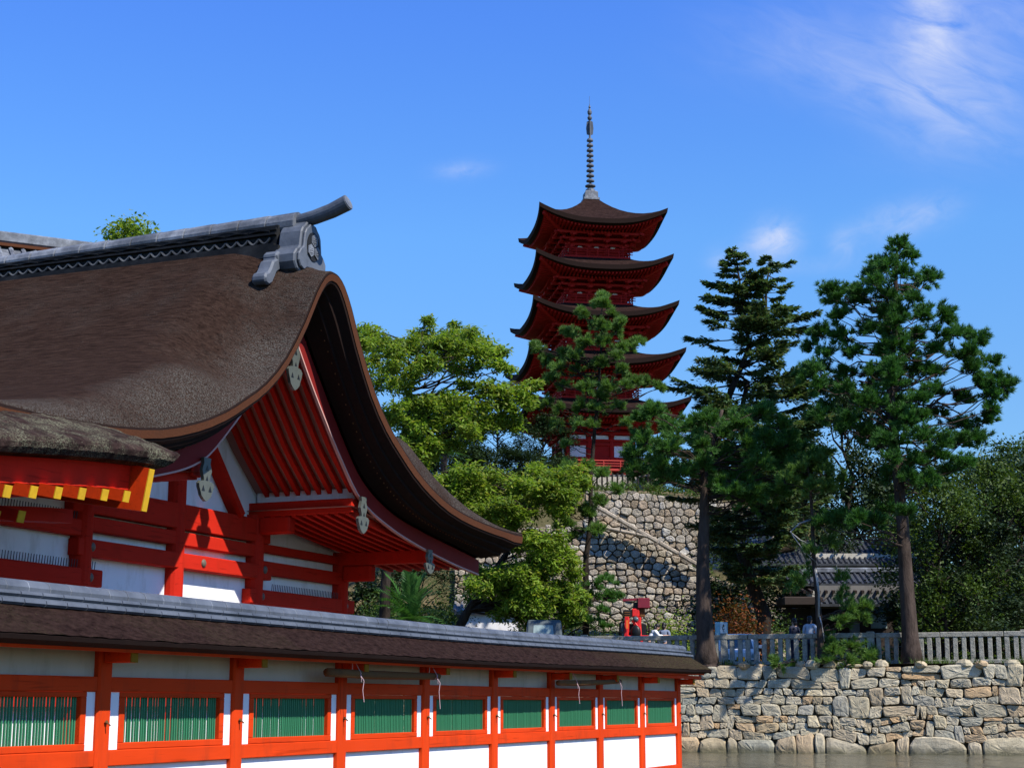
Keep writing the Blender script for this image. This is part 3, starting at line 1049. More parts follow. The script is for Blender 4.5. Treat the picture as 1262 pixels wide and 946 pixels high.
# verge board with its yellow end
yv = 15.60
zt, zb = pz(yv) - .03, pz(yv) - .52
MB().hexa([(PX - .02, yv, zb), (PX - .02, yv + .10, zb), (-12.6, yv + .10, zb + .25), (-12.6, yv, zb + .25)],
          [(PX + .07, yv, zt), (PX + .07, yv + .10, zt), (-12.6, yv + .10, zt + .45), (-12.6, yv, zt + .45)]).build('verge_board', M['verm'], porch, recalc=True)
MB().hexa([(PX - .019, yv + .002, zb + .002), (PX - .019, yv + .098, zb + .002), (PX + .069, yv + .098, zt - .002), (PX + .069, yv + .002, zt - .002)],
          [(PX - .005, yv + .002, zb + .002), (PX - .005, yv + .098, zb + .002), (PX + .083, yv + .098, zt - .002), (PX + .083, yv + .002, zt - .002)]).build('verge_tip', M['yellow'], porch, recalc=True)
fb = [[(-12.2, y, pz(y) - .62), (-11.95, y, pz(y) - .62), (-11.95, y, pz(y) - .46), (-12.2, y, pz(y) - .46)] for y in ysP if y < 15.6]
MB().loft(fb).build('eave_beam', M['verm_hall'], porch)
for y in (9.0, 12.2):
    MB().tube([(-12.07, y, 0.5), (-12.07, y, 3.55)], .14, 12).build('post', M['verm_hall'], porch)

# ------------------------------------------------------------------ sea, land
sea = MB()
sea.grid([[W(x, y, 0) for x in np.linspace(-500, 500, 21)] for y in (-300, -60, -10, 10, 25, 40, 50, 60, 70, 75)])
tag(sea.build('water', M['water']), 'olive green rippled sea water below the stone walls', 'water', None, 'structure')
tag(MB().grid([[W(x, y, -2.2) for x in np.linspace(-500, 500, 9)] for y in (-300, 0, 50, 66)]).build('seabed', M['ground']), 'sandy bed under the shallow water', 'seabed', None, 'structure')

SWO = Vector((5.85, 57.2))                 # sea wall line, camera frame
SWE = Vector((0.959, -0.283)).normalized()
SWN = Vector((SWE.y, -SWE.x))              # towards the water


def swall(u, v, z):
    """u along the sea wall, v out towards the water, z up"""
    p = SWO + SWE * u + SWN * v
    return W(p.x, p.y, z)


def hill(lat, dep):
    z = 3.0
    back = smooth01((dep - 66) / 30)
    z += 1.0 * back
    # terrace mound of the pagoda
    if dep > 95.6:
        f = smooth01((26 - lat) / 8) * smooth01((lat + 60) / 30)
        z += f * (5.2 + 0.6 * smooth01((dep - 95.6) / 5))
        if dep > 101.6:
            g = smooth01((24 - lat) / 6) * smooth01((lat + 14) / 10)
            z += g * (4.5 + 1.6 * smooth01((dep - 101.6) / 9))
    z += 7 * smooth01((-6 - lat) / 14) * smooth01((dep - 68) / 24) * (1 - smooth01((dep - 95) / 8) * .3)
    z += 14 * smooth01((dep - 170) / 120)
    return z + 0.12 * math.sin(lat * .7) * math.sin(dep * .5)


lats = sorted(list(np.arange(-60, 60, 1.5)) + [-400, -300, -200, -150, -110, -80, 75, 100, 150, 220, 300, 400])
deps = [0.55, 2, 4, 6, 9, 12] + list(np.arange(73, 95.1, 2.0)) + [95.5, 95.7, 97, 99, 101.5, 101.7, 103, 105, 108, 112, 118, 125, 135, 150, 170, 200, 240, 300, 400, 600, 1200]
g = []
for d in deps:
    row = []
    for la in lats:
        if d < 20:
            p = SWO + SWE * ((la - SWO.x) / SWE.x) - SWN * d
            row.append(W(p.x, p.y, hill(p.x, p.y) if d > 2 else 2.93 + 0.02 * d))
        else:
            row.append(W(la, d + max(0, -la - 20) * .25 if d < 95 else d, hill(la, d)))
    g.append(row)
tag(MB().grid(g).build('ground', M['ground'], smooth=True), 'sandy earth and grass of the shore and the pagoda hill', 'ground', None, 'structure')


# ------------------------------------------------------------------ rubble walls
def clip(poly, nx, ny, c):
    """keep nx*x+ny*y <= c"""
    out = []
    n = len(poly)
    for i in range(n):
        a, b = poly[i], poly[(i + 1) % n]
        da, db = nx * a[0] + ny * a[1] - c, nx * b[0] + ny * b[1] - c
        if da <= 0: out.append(a)
        if da * db < 0:
            t = da / (da - db)
            out.append((a[0] + (b[0] - a[0]) * t, a[1] + (b[1] - a[1]) * t))
    return out


def lump(mb, poly, size, place, rng, gap, bulge, cuts=(.16, .24)):
    """one stone: a rounded, domed polygon of the wall face"""
    cu = sum(p[0] for p in poly) / len(poly)
    cz = sum(p[1] for p in poly) / len(poly)
    ext = min(max(abs(p[0] - cu) for p in poly), max(abs(p[1] - cz) for p in poly))
    if ext < size * .13: return
    g_ = gap * rng.uniform(.4, 1.6)
    sh = max(.5, 1 - g_ / ext)
    poly = [(cu + (p[0] - cu) * sh, cz + (p[1] - cz) * sh) for p in poly]
    for q0 in cuts:
        o = []
        n = len(poly)
        for a in range(n):
            p1, p2 = poly[a], poly[(a + 1) % n]
            q, r = q0 * rng.uniform(.5, 1.5), q0 * rng.uniform(.5, 1.5)
            if math.hypot(p1[0] - p2[0], p1[1] - p2[1]) < size * .05:
                o.append(((p1[0] + p2[0]) / 2, (p1[1] + p2[1]) / 2))
                continue
            o.append((p1[0] * (1 - q) + p2[0] * q, p1[1] * (1 - q) + p2[1] * q))
            o.append((p1[0] * r + p2[0] * (1 - r), p1[1] * r + p2[1] * (1 - r)))
        poly = o
    b = bulge * min(1.8, ext / size * 2.2) * rng.uniform(.6, 1.5)
    off = rng.uniform(-.04, .05) * (size / .45)
    tiltu, tiltz = rng.uniform(-.16, .16), rng.uniform(-.2, .14)
    base = len(mb.v)
    n = len(poly)
    rings = [(1.0, -0.22), (1.0, .30 * b), (.93, .78 * b), (.74, b), (.40, b * 1.02)]
    for f, d in rings:
        for (pu, pz_) in poly:
            x, zz = cu + (pu - cu) * f, cz + (pz_ - cz) * f
            jit = rng.uniform(-.02, .02) * (size / .45) if f < 1 else 0
            mb.v.append(tuple(place(x, off + d + jit + ((x - cu) * tiltu + (zz - cz) * tiltz if d > 0 else 0), zz)))
    mb.v.append(tuple(place(cu, off + b * 1.03 + rng.uniform(-.02, .02), cz)))
    for ri in range(len(rings) - 1):
        for a in range(n):
            a2 = (a + 1) % n
            mb.f.append((base + ri * n + a, base + ri * n + a2, base + (ri + 1) * n + a2, base + (ri + 1) * n + a))
    e = base + (len(rings) - 1) * n
    for a in range(n):
        mb.f.append((e + a, e + (a + 1) % n, base + len(rings) * n))


def coursed(u0, u1, z0, topf, place, rng, gap=.005, bulge=.028):
    """roughly coursed wall: boulders at the foot, flat stones above, some spanning two courses"""
    def wavy(amp):
        k = [(rng.uniform(.5, 2.6), rng.uniform(0, 6.28), amp * rng.uniform(.25, .6)) for _ in range(5)]
        return lambda u: sum(a * math.sin(f * u + p) for f, p, a in k)
    mb = MB()
    bounds = [lambda u: z0]
    w0 = wavy(.12)
    bounds.append(lambda u, w0=w0: z0 + .86 + w0(u))
    zz = z0 + .86
    while True:
        h = rng.choice([.24, .28, .32, .37, .42])
        zz += h
        if zz > topf(0) - .10: break
        f = max(0.0, 1 - (zz - z0 - .8) / 1.2)
        wk = wavy(.055)
        bounds.append(lambda u, zz=zz, wk=wk, f=f, w0=w0: zz + w0(u) * f * .8 + wk(u))
    bounds.append(topf)
    reserved = []
    for k in range(len(bounds) - 1):
        lo, hi = bounds[k], bounds[k + 1]
        nxt = []
        u = u0
        base = k == 0
        while u < u1:
            hit = [r for r in reserved if r[0] - .02 <= u < r[1]]
            if hit:
                u = hit[0][1]
                continue
            h = hi(u + .2) - lo(u + .2)
            w_ = rng.choice([.4, .55, .7, .9, 1.2, 1.7]) * rng.uniform(.85, 1.15) if base else h * rng.choice([.9, 1.1, 1.4, 1.6, 1.9, 2.3, 2.7]) * rng.uniform(.85, 1.15)
            e = u + w_
            stop = [r[0] for r in reserved if u < r[0] < e + .14]
            if stop: e = min(stop)
            if e - u < .10:
                u = e
                continue
            l0, l1 = rng.uniform(-.075, .075), rng.uniform(-.075, .075)
            hh = hi
            if k + 2 < len(bounds) and not base and rng.random() < .13 and e - u < .75:
                hh = bounds[k + 2]
                nxt.append((u, e))
            j = lambda a=.03: rng.uniform(-a, a)
            m_ = (u + e) / 2 + rng.uniform(-.2, .2) * (e - u)
            poly = [(u + j() + l0, lo(u) + j()), (m_, lo(m_) + j()), (e + j() + l1, lo(e) + j()), (e + j() - l1 * .6, hh(e) + j()), (m_ + j(.06), hh(m_) + j(.03)), (u + j() - l0 * .6, hh(u) + j())]
            if rng.random() < .25: del poly[4]
            if not base and rng.random() < .08 and e - u > .4 and hh is hi and h > .22:
                t = rng.uniform(.4, .6)
                ml, mr = lo(u) * (1 - t) + hi(u) * t + j(), lo(e) * (1 - t) + hi(e) * t + j()
                lump(mb, [(u, lo(u)), (m_, lo(m_)), (e, lo(e)), (e, mr), (u, ml)], .27, place, rng, gap, bulge)
                lump(mb, [(u, ml), (e, mr), (e, hi(e)), (m_, hi(m_)), (u, hi(u))], .27, place, rng, gap, bulge)
            else:
                if base:
                    t = rng.uniform(-.05, .14)
                    poly = [(x, z + (t if i_ > 2 else 0)) for i_, (x, z) in enumerate(poly)]
                lump(mb, poly, .27, place, rng, gap * (1.8 if base else 1), bulge * (2.2 if base else 1), (.2, .26) if base else (.16, .24))
            u = e
        reserved = nxt
    return mb


def rubble(u0, u1, z0, topf, size, place, rng, big_base=0.0, gap=0.03, bulge=0.10, stretch=1.45):
    """stones of a dry wall: cells of a weighted Voronoi pattern, each a rounded lump"""
    seeds = []
    ztop = max(topf(u) for u in np.linspace(u0, u1, 60))
    z = z0
    k = 0
    while z < ztop + size:
        big = big_base * max(0.0, 1 - (z - z0) / (size * 1.6))
        h = size * (1 + big) * rng.uniform(.82, 1.18)
        u = u0 - rng.random() * size
        while u < u1 + size:
            w_ = size * stretch * (1 + big) * rng.choice([.55, .75, .95, 1.1, 1.3, 1.55])
            seeds.append((u + w_ / 2 + rng.uniform(-.1, .1) * w_, z + h / 2 + rng.uniform(-.22, .22) * h, (w_ * .32) ** 2, max(w_, h)))
            u += w_
        z += h
        k += 1
    mb = MB()
    cell = size * 3.2 * (1 + big_base)
    buckets = {}
    for i, s in enumerate(seeds):
        buckets.setdefault((int(s[0] // cell), int(s[1] // cell)), []).append(i)
    for i, (su, sz, sw, sm) in enumerate(seeds):
        r = cell
        poly = [(su - r, sz - r), (su + r, sz - r), (su + r, sz + r), (su - r, sz + r)]
        bu, bz = int(su // cell), int(sz // cell)
        for du in (-1, 0, 1):
            for dz in (-1, 0, 1):
                for j in buckets.get((bu + du, bz + dz), ()):
                    if j == i: continue
                    ou, oz, ow, _ = seeds[j]
                    # metric squeezed along u so that stones lie flat
                    nx, ny = 2 * (ou - su) / stretch, 2 * (oz - sz)
                    c = (ou * ou - su * su) / stretch + oz * oz - sz * sz - ow * .5 + sw * .5
                    poly = clip(poly, nx, ny, c)
                    if len(poly) < 3: break
        if len(poly) < 3: continue
        poly = clip(poly, 0, -1, -z0)
        t = topf(min(max(su, u0), u1)) + rng.uniform(-.5, .35) * size * .5
        if len(poly) < 3 or sz > t + size * .2: continue
        sl = (topf(su + .3) - topf(su - .3)) / .6
        poly = clip(poly, -sl, 1, t - sl * su)
        poly = clip(poly, 1, 0, u1)
        poly = clip(poly, -1, 0, -u0)
        if len(poly) < 3: continue
        lump(mb, poly, size, place, rng, gap, bulge)
    return mb


rng = random.Random(21)
BAT = 0.10                                   # the face leans back


def sea_place(u, d, z): return swall(u, d + 0.30 - BAT * (z - 0.0), z)


sea_wall = empty('sea_wall', swall(5, 0, 0), 'sunlit dry stone sea wall of tan and grey boulders rising from the water', 'stone wall')
sw = coursed(-16, 24, -0.42, lambda u: 2.84 + .05 * math.sin(u * .8), sea_place, rng)
sw.build('rubble_face', M['stone'], sea_wall, smooth=False)
bk = MB()
bk.hexa([swall(-70, .16, -2), swall(60, .16, -2), swall(60, -1.5, -2), swall(-70, -1.5, -2)], [swall(-70, -.14, 2.80), swall(60, -.14, 2.80), swall(60, -1.5, 2.90), swall(-70, -1.5, 2.90)])
bk.build('wall_core', M['mortar'], sea_wall, recalc=True)
# loose coping stones along the top
cm = MB()
u = -14.0
while u < 22:
    w_ = rng.uniform(.25, .6)
    h = rng.uniform(.10, .24)
    if rng.random() < .62:
        c = swall(u + w_ / 2, -.05 + rng.uniform(-.12, .1), 2.83 + h * .3)
        base = len(cm.v)
        rows = []
        for i in range(6):
            t = PI * i / 5
            row = []
            for k in range(9):
                p = 2 * PI * k / 9
                rr = (1 + rng.uniform(-.13, .13))
                row.append(c + Vector((SWE.x * CA - SWE.y * SA, SWE.x * SA + SWE.y * CA, 0)) * (w_ * .52 * max(.02, math.sin(t)) * math.cos(p) * rr)
                           + Vector((SWN.x * CA - SWN.y * SA, SWN.x * SA + SWN.y * CA, 0)) * (.2 * max(.02, math.sin(t)) * math.sin(p) * rr) + Vector((0, 0, -h * .75 * math.cos(t) * rr)))
            rows.append(row)
        cm.loft(rows)
    u += w_ * rng.uniform(.9, 1.25)
cm.build('coping_stones', M['stone'], sea_wall)
gr = []
for i in range(520):
    u = rng.uniform(-6, 16)
    if rng.random() > (.25 + .75 * (math.sin(u * 1.7) > .2)): continue
    c = swall(u + rng.gauss(0, .1), -.35 + rng.gauss(0, .2), 2.93)
    for k in range(9):
        d = Vector((rng.gauss(0, .07), rng.gauss(0, .07), rng.uniform(.10, .26)))
        s_ = Vector((rng.gauss(0, 1), rng.gauss(0, 1), 0)).normalized() * .012
        q = c + Vector((rng.gauss(0, .06), rng.gauss(0, .06), 0))
        gr.extend([q - s_, q + s_, q + d])
go = np_mesh('grass', [tuple(p) for p in gr], 3, M['leaf_mid'], None)
tag(go, 'thin dry grass growing along the top of the sea wall', 'grass', None, 'stuff')

# terrace walls under the pagoda
D1, D2 = 95.0, 101.0


def zpx(py, D): return at(CX, py, D).z
def lpx(px, py, D):
    r, u = px - CX, CY - py
    return r * D / (F * math.cos(PITCH) - u * math.sin(PITCH))


topA = [(560, 660), (640, 646), (700, 644), (722, 634), (735, 627), (790, 653), (862, 700), (900, 716), (985, 735)]
ua = [lpx(x, y, D1) for x, y in topA]
za = [zpx(y, D1) for x, y in topA]
rng = random.Random(33)
lw = empty('terrace_wall', W(4, D1, 3.5), 'lower rubble terrace wall with a sloping top below the pagoda', 'stone wall', 'rubble terrace walls under the pagoda')
rubble(ua[0], ua[-1], 3.4, lambda u: interp(u, ua, za), 0.37, lambda u, d, z: W(u, D1 - d + .08 * (z - 3), z), rng, 0.3, 0.02, 0.10, 1.3).build('rubble_face', M['stone_hill'], lw)
cr = MB()
rows0 = [[W(u, D1 + .15 + .08 * (z - 3), 3.0), W(u, D1 + .15 + .08 * (z - 3), z - .25), W(u, D1 + 1.2, z - .1), W(u, D1 + 1.2, 3.0)] for u, z in zip(ua, za)]
cr.loft(rows0)
cr.build('wall_core', M['mortar'], lw, recalc=True)
# pale coping slabs along the ramp, and a short second run of them
for pts in ([(735, 624), (862, 697)], [(744, 650), (803, 662)]):
    (xa, ya), (xb, yb) = pts
    n = 5 if yb - ya > 40 else 3
    for i in range(n):
        t0, t1 = (i + .03) / n, (i + .97) / n
        p = [at(xa + (xb - xa) * t, ya + (yb - ya) * t, D1 - .25) for t in (t0, t1)]
        MB().bar(p[0], p[1], .5, .22 if n == 5 else .16).build('coping_slab', M['stone_hill'], lw, bevel=.05)
topB = [(722, 603), (800, 605), (862, 612), (905, 615), (960, 640)]
ub = [lpx(x, y, D2) for x, y in topB]
zb = [zpx(y, D2) for x, y in topB]
uw = empty('terrace_wall', W(10, D2, 8), 'upper terrace wall of fitted polygonal stones right below the pagoda', 'stone wall', 'rubble terrace walls under the pagoda')
rubble(ub[0], ub[-1], 5.5, lambda u: interp(u, ub, zb), 0.47, lambda u, d, z: W(u, D2 - d + .08 * (z - 6), z), rng, 0.0, 0.02, 0.08, 1.05).build('rubble_face', M['stone_hill'], uw)
cr = MB()
cr.loft([[W(u, D2 + .15 + .08 * (z - 6), 5), W(u, D2 + .15 + .08 * (z - 6), z - .25), W(u, D2 + 1.4, z - .1), W(u, D2 + 1.4, 5)] for u, z in zip(ub, zb)])
cr.build('wall_core', M['mortar'], uw, recalc=True)
# low retaining wall behind the red vehicle
rw = empty('retaining_wall', W(6, 72, 3), 'low grey stone retaining wall with plants behind the red machine', 'stone wall')
rubble(-4, 12, 2.9, lambda u: 4.75 + .1 * math.sin(u), 0.5, lambda u, d, z: W(u, 72 - d, z), random.Random(4), 0.0, 0.04, 0.12, 1.2).build('rubble_face', M['stone_hill'], rw)
MB().obox(W(4, 72.6, 3.8), (CA, SA, 0), (-SA, CA, 0), (0, 0, 1), 16, .9, 1.8).build('wall_core', M['mortar'], rw)

# ------------------------------------------------------------------ stone fence on the sea wall
fence = empty('stone_fence', swall(4, -.9, 2.95), 'long grey stone post fence with a flat rail along the shore', 'fence')
e3 = Vector((SWE.x * CA - SWE.y * SA, SWE.x * SA + SWE.y * CA, 0))
n3 = Vector((SWN.x * CA - SWN.y * SA, SWN.x * SA + SWN.y * CA, 0))
rng = random.Random(9)
u = -7.0
k = 0
while u < 16.5:
    big = k % 18 == 12
    w_ = .24 if big else .155
    c = swall(u, -.9 + rng.uniform(-.01, .01), 2.92)
    top = .90 if not big else 1.12
    t = rng.uniform(-.01, .01)
    m = MB()
    ww = w_ * rng.uniform(.94, 1.06)
    lo = [c - e3 * ww / 2 - n3 * .08, c + e3 * ww / 2 - n3 * .08, c + e3 * ww / 2 + n3 * .08, c - e3 * ww / 2 + n3 * .08]
    hi = [p + Vector((0, 0, top)) + e3 * t for p in lo]
    m.hexa(lo, hi)
    m.build('post', M['stone_fence'], fence, bevel=.012, recalc=True)
    u += .28
    k += 1
u = -7.2
while u < 16.6:
    L = min(rng.uniform(1.9, 2.5), 16.7 - u)
    c = swall(u + L / 2, -.9, 2.92 + .90 + .085 + rng.uniform(-.01, .01))
    MB().obox(c, e3, n3, (0, 0, 1), L - .02, .20, .165).build('rail', M['stone_fence'], fence, bevel=.015)
    u += L
MB().obox(swall(4.5, -.9, 2.99), e3, n3, (0, 0, 1), 24, .26, .14).build('base_course', M['stone_fence'], fence, bevel=.015)

# ------------------------------------------------------------------ five-storey pagoda
PCX, PCD, PYAW = 6.15, 122.0, R(9)
pc, ps_ = math.cos(PYAW), math.sin(PYAW)


def PP(u, v, z):
    """u along the front, v towards the viewer"""
    return W(PCX + u * pc + v * ps_, PCD + u * ps_ - v * pc, z)


def PS(side, e, r, z):
    """point of one of the four sides: e along it, r out from the centre"""
    c, s = [(1, 0), (0, 1), (-1, 0), (0, -1)][side]
    return PP(e * c + r * s, -e * s + r * c, z)


pag = empty('pagoda', PP(0, 0, 18), 'tall five storey red pagoda with dark curved roofs and a ringed spire', 'pagoda')
ZC = [23.75, 27.45, 31.1, 34.75, 38.4]
HH = [5.95, 5.70, 5.35, 5.08, 4.78]
BB = [2.55, 2.4, 2.27, 2.13, 2.0]
SORI = 1.0


def rise(e): return SORI * abs(e) ** 2.6


ra = MB()
for i in range(5):
    zc, h, b = ZC[i], HH[i], BB[i]
    zm = zc - SORI                       # top of the eave at mid side
    rt = 0.42 if i == 4 else BB[i + 1] + .5
    zt = 40.35 if i == 4 else zc + .22
    NE, NTt = 24, 10
    ro = MB()
    top_e, bot_e = [], []
    for sd in range(4):
        rows = []
        for t in np.linspace(0, 1, NTt):
            rr = rt + (h - rt) * t
            row = []
            for e in np.linspace(-1, 1, NE + 1):
                z = zt + (zm - zt) * (1 - (1 - t) ** (1.75 if i == 4 else 1.5)) + rise(e) * t ** 1.6
                k = 1 + .035 * abs(e) ** 5 * t
                row.append(PS(sd, e * rr * k, rr * k, z))
            rows.append(row)
        ro.grid(rows)
    rfo = ro.build('roof', M['pagoda_roof'], pag, smooth=True)
    ed = MB()
    for sd in range(4):
        r0, r1, r2 = [], [], []
        for e in np.linspace(-1, 1, NE + 1):
            k = 1 + .035 * abs(e) ** 5
            r0.append(PS(sd, e * h * k, h * k, zm + rise(e)))
            r1.append(PS(sd, e * (h - .05) * k, (h - .05) * k, zm + rise(e) - .34))
            r2.append(PS(sd, e * (h - .4), (h - .4), zm + rise(e) * .96 - .46))
        ed.grid([r0, r1, r2])
    ed.build('eave_edge', M['darkbark'], rfo)
    # soffit: two layers of rafters on boards, hip rafters
    zs = zm - .48
    zin = zs + .10
    so = MB()
    for sd in range(4):
        rows = []
        for t in np.linspace(0, 1, 7):
            rr = (h - .35) + (b + .8 - (h - .35)) * t
            rows.append([PS(sd, e * rr, rr, zs + .02 + (zin - zs) * t + rise(e) * .95 * (1 - t) ** 1.5) for e in np.linspace(-1, 1, 17)])
        so.grid(rows)
    so.build('soffit', M['verm_far'], pag)
    for sd in range(4):
        n = int(2 * h / .30)
        for k in range(n + 1):
            e = -1 + 2 * k / n
            x = e * (h - .5)
            r_in = max(b + .8, abs(x))
            for lay, ro_, dz in ((0, h - .42, -.02), (1, h - 1.35, -.20)):
                if ro_ - r_in < .25: continue
                lift = rise(x / ro_) * .93
                fi = (h - .35 - r_in) / max(.01, (h - .35) - (b + .8))
                pi = PS(sd, x, r_in, zs + dz + (zin - zs) * min(1, fi) + rise(x / max(r_in, abs(x) + 1e-6)) * .93 * max(0, (1 - min(1, fi))) ** 1.5)
                ra.bar(PS(sd, x, ro_, zs + dz - .02 + lift), pi, .12, .15)
    for sd in range(4):
        MB().bar(PS(sd, h - .25, h - .25, zs + SORI * .93 - .1), PS(sd, b, b, zs - .55), .22, .30).build('hip_rafter', M['verm_far'], pag)
    # bracket tiers
    bm_ = MB()
    for tier in range(3):
        r_ = b + .22 + .50 * (2 - tier)
        z = zs - .22 - .34 * tier
        for sd in range(4):
            bm_.bar(PS(sd, -r_ - .25, r_, z), PS(sd, r_ + .25, r_, z), .16, .17)
            for x in np.linspace(-b, b, 4):
                bm_.bar(PS(sd, x, r_ + .22, z - .17), PS(sd, x, b - .1, z - .17), .2, .2)
                bm_.obox(PS(sd, x, r_, z - .13), (PS(sd, 1, 0, 0) - PS(sd, 0, 0, 0)), (PS(sd, 0, 1, 0) - PS(sd, 0, 0, 0)), (0, 0, 1), .5, .22, .13)
    bm_.build('brackets', M['verm_far'], pag)
    zf = (18.55 if i == 0 else ZC[i - 1] + .30)
    wl = MB()
    wl.loft([[PS(sd, b, b, z) for sd in range(4)] for z in (zf, zs + .1)])
    wl.build('wall', M['verm_far'], pag, recalc=True)
    pn = MB()
    for sd in range(4):
        u1, v1 = (PS(sd, 1, 0, 0) - PS(sd, 0, 0, 0)), (PS(sd, 0, 1, 0) - PS(sd, 0, 0, 0))
        if i == 0:
            for x in (-1.68, 1.68):
                pn.obox(PS(sd, x, b + .012, zf + 1.45), u1, v1, (0, 0, 1), 1.2, .03, 1.0)
                pn.obox(PS(sd, x, b + .012, zf + 2.5), u1, v1, (0, 0, 1), 1.2, .03, .35)
            pn.obox(PS(sd, 0, b + .012, zf + 2.5), u1, v1, (0, 0, 1), 1.3, .03, .35)
        else:
            for x in (-1.35, 0, 1.35):
                pn.prism([PS(sd, x * b / 2.1 - .25, b + .012, zf + .72), PS(sd, x * b / 2.1 + .25, b + .012, zf + .72), PS(sd, x * b / 2.1 + .07, b + .012, zf + .95), PS(sd, x * b / 2.1 - .07, b + .012, zf + .95)], v1 * .03)
    pn.build('white_panels', M['plaster'], pag, recalc=True)
    po = MB()
    for sd in range(4):
        for x in np.linspace(-b, b, 4)[:3]:
            MB().tube([PS(sd, x, b, zf), PS(sd, x, b, zs - .2)], .17, 8).build('post', M['verm_far'], pag)
        for dz in ((.5,) if i else (.3, .95, 1.98, 2.3)):
            po.bar(PS(sd, -b, b + .05, zf + dz), PS(sd, b, b + .05, zf + dz), .14, .16)
    po.build('tie_beams', M['verm_far'], pag)
    # balcony rail
    br = b + (.55 if i else 1.3)
    bl = MB()
    bl.loft([[PS(sd, br, br, z) for sd in range(4)] for z in (zf - .12, zf + .02)])
    for sd in range(4):
        for dz, r_ in ((.22, .035), (.40, .035), (.60, .055)):
            bl.tube([PS(sd, -br - .2, br - .06, zf + dz), PS(sd, br + .2, br - .06, zf + dz)], r_, 5)
        for x in np.linspace(-br + .06, br - .06, 7):
            bl.tube([PS(sd, x, br - .06, zf), PS(sd, x, br - .06, zf + .6)], .05, 5)
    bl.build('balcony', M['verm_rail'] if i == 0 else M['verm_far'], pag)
tag(ra.build('rafters', M['verm_far'], pag), kind='stuff')
# spire
MB().loft([[PS(sd, r_, r_, z) for sd in range(4)] for r_, z in ((.62, 40.2), (.62, 40.36), (.52, 40.38), (.50, 40.85), (.42, 40.95))]).build('spire_base', M['tile_pale'], pag, recalc=True)
c0 = PP(0, 0, 0)
MB().lathe(c0, [(.42, 40.95), (.36, 41.15), (.16, 41.3), (.09, 41.35), (.08, 45.6), (.07, 47.4), (.03, 47.6)], 12).build('spire_pole', M['tile'], pag, recalc=True)
z = 41.5
for k in range(10):
    r_ = .33 - .008 * k + (.08 if k == 0 else 0)
    MB().lathe(c0, [(.09, z - .11), (r_, z - .10), (r_, z - .02), (.20, z + .10), (.09, z + .12)], 14).build('spire_ring', M['tile'], pag, recalc=True)
    z += .415
fl = MB()
for a in range(4):
    d = Vector((math.cos(a * PI / 2 + .4), math.sin(a * PI / 2 + .4), 0))
    n_ = Vector((-d.y, d.x, 0)) * .03
    fl.prism([c0 + d * r_ + Vector((0, 0, z_)) - n_ * .5 for r_, z_ in ((.06, 45.65), (.24, 45.7), (.29, 46.2), (.24, 46.75), (.06, 46.85))], n_)
fl.build('spire_flame', M['tile'], pag, recalc=True)
MB().lathe(c0, [(.05, 46.85), (.17, 46.98), (.19, 47.1), (.1, 47.25), (.09, 47.3), (.17, 47.45), (.18, 47.6), (.09, 47.8), (.04, 47.9), (.10, 47.95), (.03, 48.15), (.012, 48.3), (.012, 48.9)], 12).build('spire_jewel', M['tile'], pag, recalc=True)
MB().loft([[PS(sd, r_, r_, z) for sd in range(4)] for r_, z in ((4.4, 15), (4.3, 18.05))]).build('stone_base', M['stone_hill'], pag, recalc=True)
for sd in range(4):
    for x in np.linspace(-3.7, 3.7, 8)[:7]:
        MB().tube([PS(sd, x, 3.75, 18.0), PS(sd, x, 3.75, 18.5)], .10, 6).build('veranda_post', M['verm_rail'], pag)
# dark paling in front of the pagoda terrace
pal = empty('wooden_paling', W(8, 108, 17), 'short dark paling fence at the foot of the pagoda', 'fence')
pf = at(758, 600, 110)
for k in range(16):
    q = W(6.9 - 2.5 + k * .35, 110, 0)
    MB().box(q.x - .05, q.x + .05, q.y - .05, q.y + .05, pf.z - 2.2, pf.z + .95).build('pale', M['wood_dark'], pal)
MB().bar(W(4.3, 110.1, pf.z + .8), W(9.9, 110.1, pf.z + .8), .08, .12).build('rail', M['wood_grey'], pal)

# low undergrowth covering the slopes of the hill
rngu = np.random.default_rng(66)
cs = []
for i in range(4600):
    la, d = rngu.uniform(-42, 27), rngu.uniform(66, 128)
    if d < 74 and la > -5 and rngu.random() < .7: continue
    if abs(d - 95) < 1.2 or abs(d - 101) < 1.2: continue
    z = hill(la, d)
    q = W(la, d, z)
    n = 34
    r_ = rngu.uniform(.35, .95)
    c = np.array([q.x, q.y, q.z + .1 + r_ * .25]) + rngu.normal(size=(n, 3)) * np.array([r_ * .55, r_ * .55, r_ * .32])
    cs.append(c)
UNDER = np.concatenate(cs)

# ------------------------------------------------------------------ trees
def unit(rng, n):
    v = rng.normal(size=(n, 3))
    return v / np.linalg.norm(v, axis=1, keepdims=True)


def needles(cen, axis, k, L, wd, rng, spread=0.75):
    """k thin needles fanning out of each tuft"""
    n = len(cen)
    c = np.repeat(cen, k, axis=0)
    a = np.repeat(axis, k, axis=0)
    d = a + unit(rng, n * k) * spread
    d /= np.linalg.norm(d, axis=1, keepdims=True)
    s = np.cross(d, unit(rng, n * k))
    s /= np.linalg.norm(s, axis=1, keepdims=True) + 1e-9
    ln = (L * rng.uniform(.7, 1.2, (n * k, 1)))
    b = c + d * ln * .06
    return np.stack([b - s * wd, b + s * wd, b + d * ln], axis=1).reshape(-1, 3)


